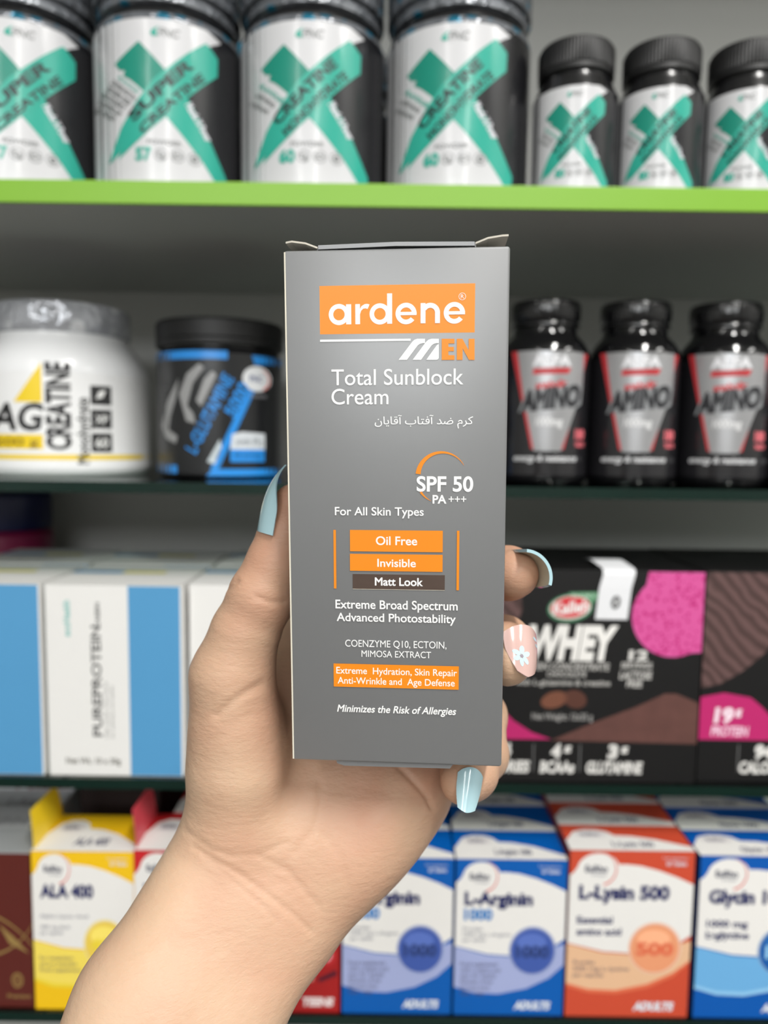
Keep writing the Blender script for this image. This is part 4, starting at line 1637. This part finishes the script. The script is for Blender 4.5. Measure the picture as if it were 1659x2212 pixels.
# fine skin lines: stretched noise across the arm plus pores
mp = nt.nodes.new('ShaderNodeMapping')
mp.inputs['Rotation'].default_value = (0, math.radians(-38), 0)
mp.inputs['Scale'].default_value = (1.0, 1.0, 2.4)
nt.links.new(tc.outputs['Object'], mp.inputs['Vector'])
n2 = nt.nodes.new('ShaderNodeTexNoise'); n2.inputs['Scale'].default_value = 260; n2.inputs['Detail'].default_value = 5; n2.inputs['Roughness'].default_value = 0.6
nt.links.new(mp.outputs['Vector'], n2.inputs['Vector'])
v2 = nt.nodes.new('ShaderNodeTexVoronoi'); v2.feature = 'DISTANCE_TO_EDGE'; v2.inputs['Scale'].default_value = 620
nt.links.new(mp.outputs['Vector'], v2.inputs['Vector'])
am = nt.nodes.new('ShaderNodeMath'); am.operation = 'MULTIPLY_ADD'; am.inputs[1].default_value = 0.1
nt.links.new(v2.outputs['Distance'], am.inputs[0]); nt.links.new(n2.outputs['Fac'], am.inputs[2])
bp = nt.nodes.new('ShaderNodeBump'); bp.inputs['Strength'].default_value = 0.5; bp.inputs['Distance'].default_value = 0.0006
nt.links.new(am.outputs[0], bp.inputs['Height'])
nt.links.new(bp.outputs['Normal'], bs.inputs['Normal'])
me.materials.append(skin)
hand = tag(link('person_hand', me), 'left hand and forearm gripping the grey box, long pale blue nails', 'hand')

# ------------------------------------------------------------------ nails
polish = mat('pale_blue_polish', (172, 206, 214), 0.12, coat=0.8)
clear_nail = mat('nude_nail', (206, 172, 164), 0.15, coat=0.8)
under = mat('nail_underside', (206, 204, 182), 0.35)


def nail(A, B, normal, rA, rB, phi, label, m, grow=1.6, tipphi=0.45, point=0.0, bend=0.0, flower=False, thick=0.0005, cut=0.16):
    """plate wrapped round the finger's axis from A (cuticle) to B (free edge); phi = half width in degrees"""
    A, B = Vector(A), Vector(B)
    ax = B - A
    L = ax.length
    ax.normalize()
    nrm = Vector(normal)
    nrm = (nrm - ax * nrm.dot(ax)).normalized()
    sd = ax.cross(nrm).normalized()
    nu, nv = 16, 28
    ph = math.radians(phi)

    def pt(u, v, e=0.0):
        wv = 1.0 - (1 - tipphi) * max(0.0, (v - 0.35) / 0.65) ** 1.6
        # cuticle and free edge are curved: the middle runs further out than the sides
        v2 = v + (1 - v) * cut * u * u - v * point * abs(u) ** 1.5
        r = rA + (rB - rA) * max(0.0, v2) ** grow + e
        q = u * ph * wv
        return A + ax * (L * v2) + nrm * (r * math.cos(q) - bend * L * v2 * v2) + sd * (r * math.sin(q))
    b = MB()
    vs = [pt(-1 + 2 * i / nu, j / nv) for j in range(nv + 1) for i in range(nu + 1)]
    n0 = len(vs)
    vs += [pt(-1 + 2 * i / nu, j / nv, -thick) for j in range(nv + 1) for i in range(nu + 1)]
    W = nu + 1
    top_f, bot_f, rim = [], [], []
    for j in range(nv):
        for i in range(nu):
            q = (j * W + i, j * W + i + 1, (j + 1) * W + i + 1, (j + 1) * W + i)
            top_f.append(q)
            bot_f.append(tuple(n0 + k for k in reversed(q)))
    for j in range(nv):
        for i in (0, nu):
            a_, c_ = j * W + i, (j + 1) * W + i
            rim.append((a_, c_, n0 + c_, n0 + a_) if i else (c_, a_, n0 + a_, n0 + c_))
    for j in (0, nv):
        for i in range(nu):
            a_, c_ = j * W + i, j * W + i + 1
            rim.append((c_, a_, n0 + a_, n0 + c_) if j else (a_, c_, n0 + c_, n0 + a_))
    b.add(vs, top_f, m)
    b.add(vs, bot_f, under)
    b.add(vs, rim, m)
    if flower:
        A2 = Art()
        pw = mat('petal_blue', (196, 226, 236), 0.2, coat=0.6)
        fx, fy, k0 = flower
        for k in range(6):
            an = math.radians(60 * k + 10)
            pts = []
            for q in range(20):
                t = 2 * PI * q / 20
                rr, tt = 1.75 + 1.25 * math.cos(t), 0.72 * math.sin(t)      # millimetres along and across the petal
                pts.append((fx + (rr * math.sin(an) + tt * math.cos(an)) / 6.4, fy + (rr * math.cos(an) - tt * math.sin(an)) / 14.5))
            A2.add(pts, [list(range(20))], pw)
        for (x, y) in ((k0 * 0.62, 0.34), (k0 * 0.48, 0.22)):
            A2.disc(x, y, 0.16, 0.034, pw, 16)
        A2.up()
        A2.disc(fx, fy, 0.09, 0.03, ink(150, 140, 150), 14)
        A2.emit(b, lambda x, y, e: pt(max(-1, min(1, x)), max(0, min(1, y)), e), 0.00008)
    o = b.build('fingernail', hand, True, 60)
    o['label'] = label
    return o


nail(P(617, 1156, 0.2125), P(641, 1008, 0.2145), (-1, -0.16, 0.2), 0.0083, 0.0034, 62, 'pale blue thumbnail', polish, 3.2, 0.35, 0.12, cut=-0.02)
nail(P(1096, 1244, 0.2260), P(1134, 1247, 0.2065), (0.82, -0.05, 0.57), 0.0080, 0.0080, 60, 'pale blue nail curving over the uppermost fingertip', polish, 1.0, 0.85, 0.0, thick=0.0009)
nail(P(1092, 1372, 0.2150), P(1108, 1476, 0.2065), (0.50, -0.80, 0.1), 0.0088, 0.0062, 50, 'nude nail with painted pale blue flower', clear_nail, 2.0, 0.6, 0.1, flower=(0.4, 0.64, -1))
nail(P(1011, 1660, 0.2078), P(999, 1756, 0.2020), (0.02, -1.0, -0.1), 0.0054, 0.0046, 44, 'pale blue nail of the little finger', polish, 1.5, 0.74, 0.08)
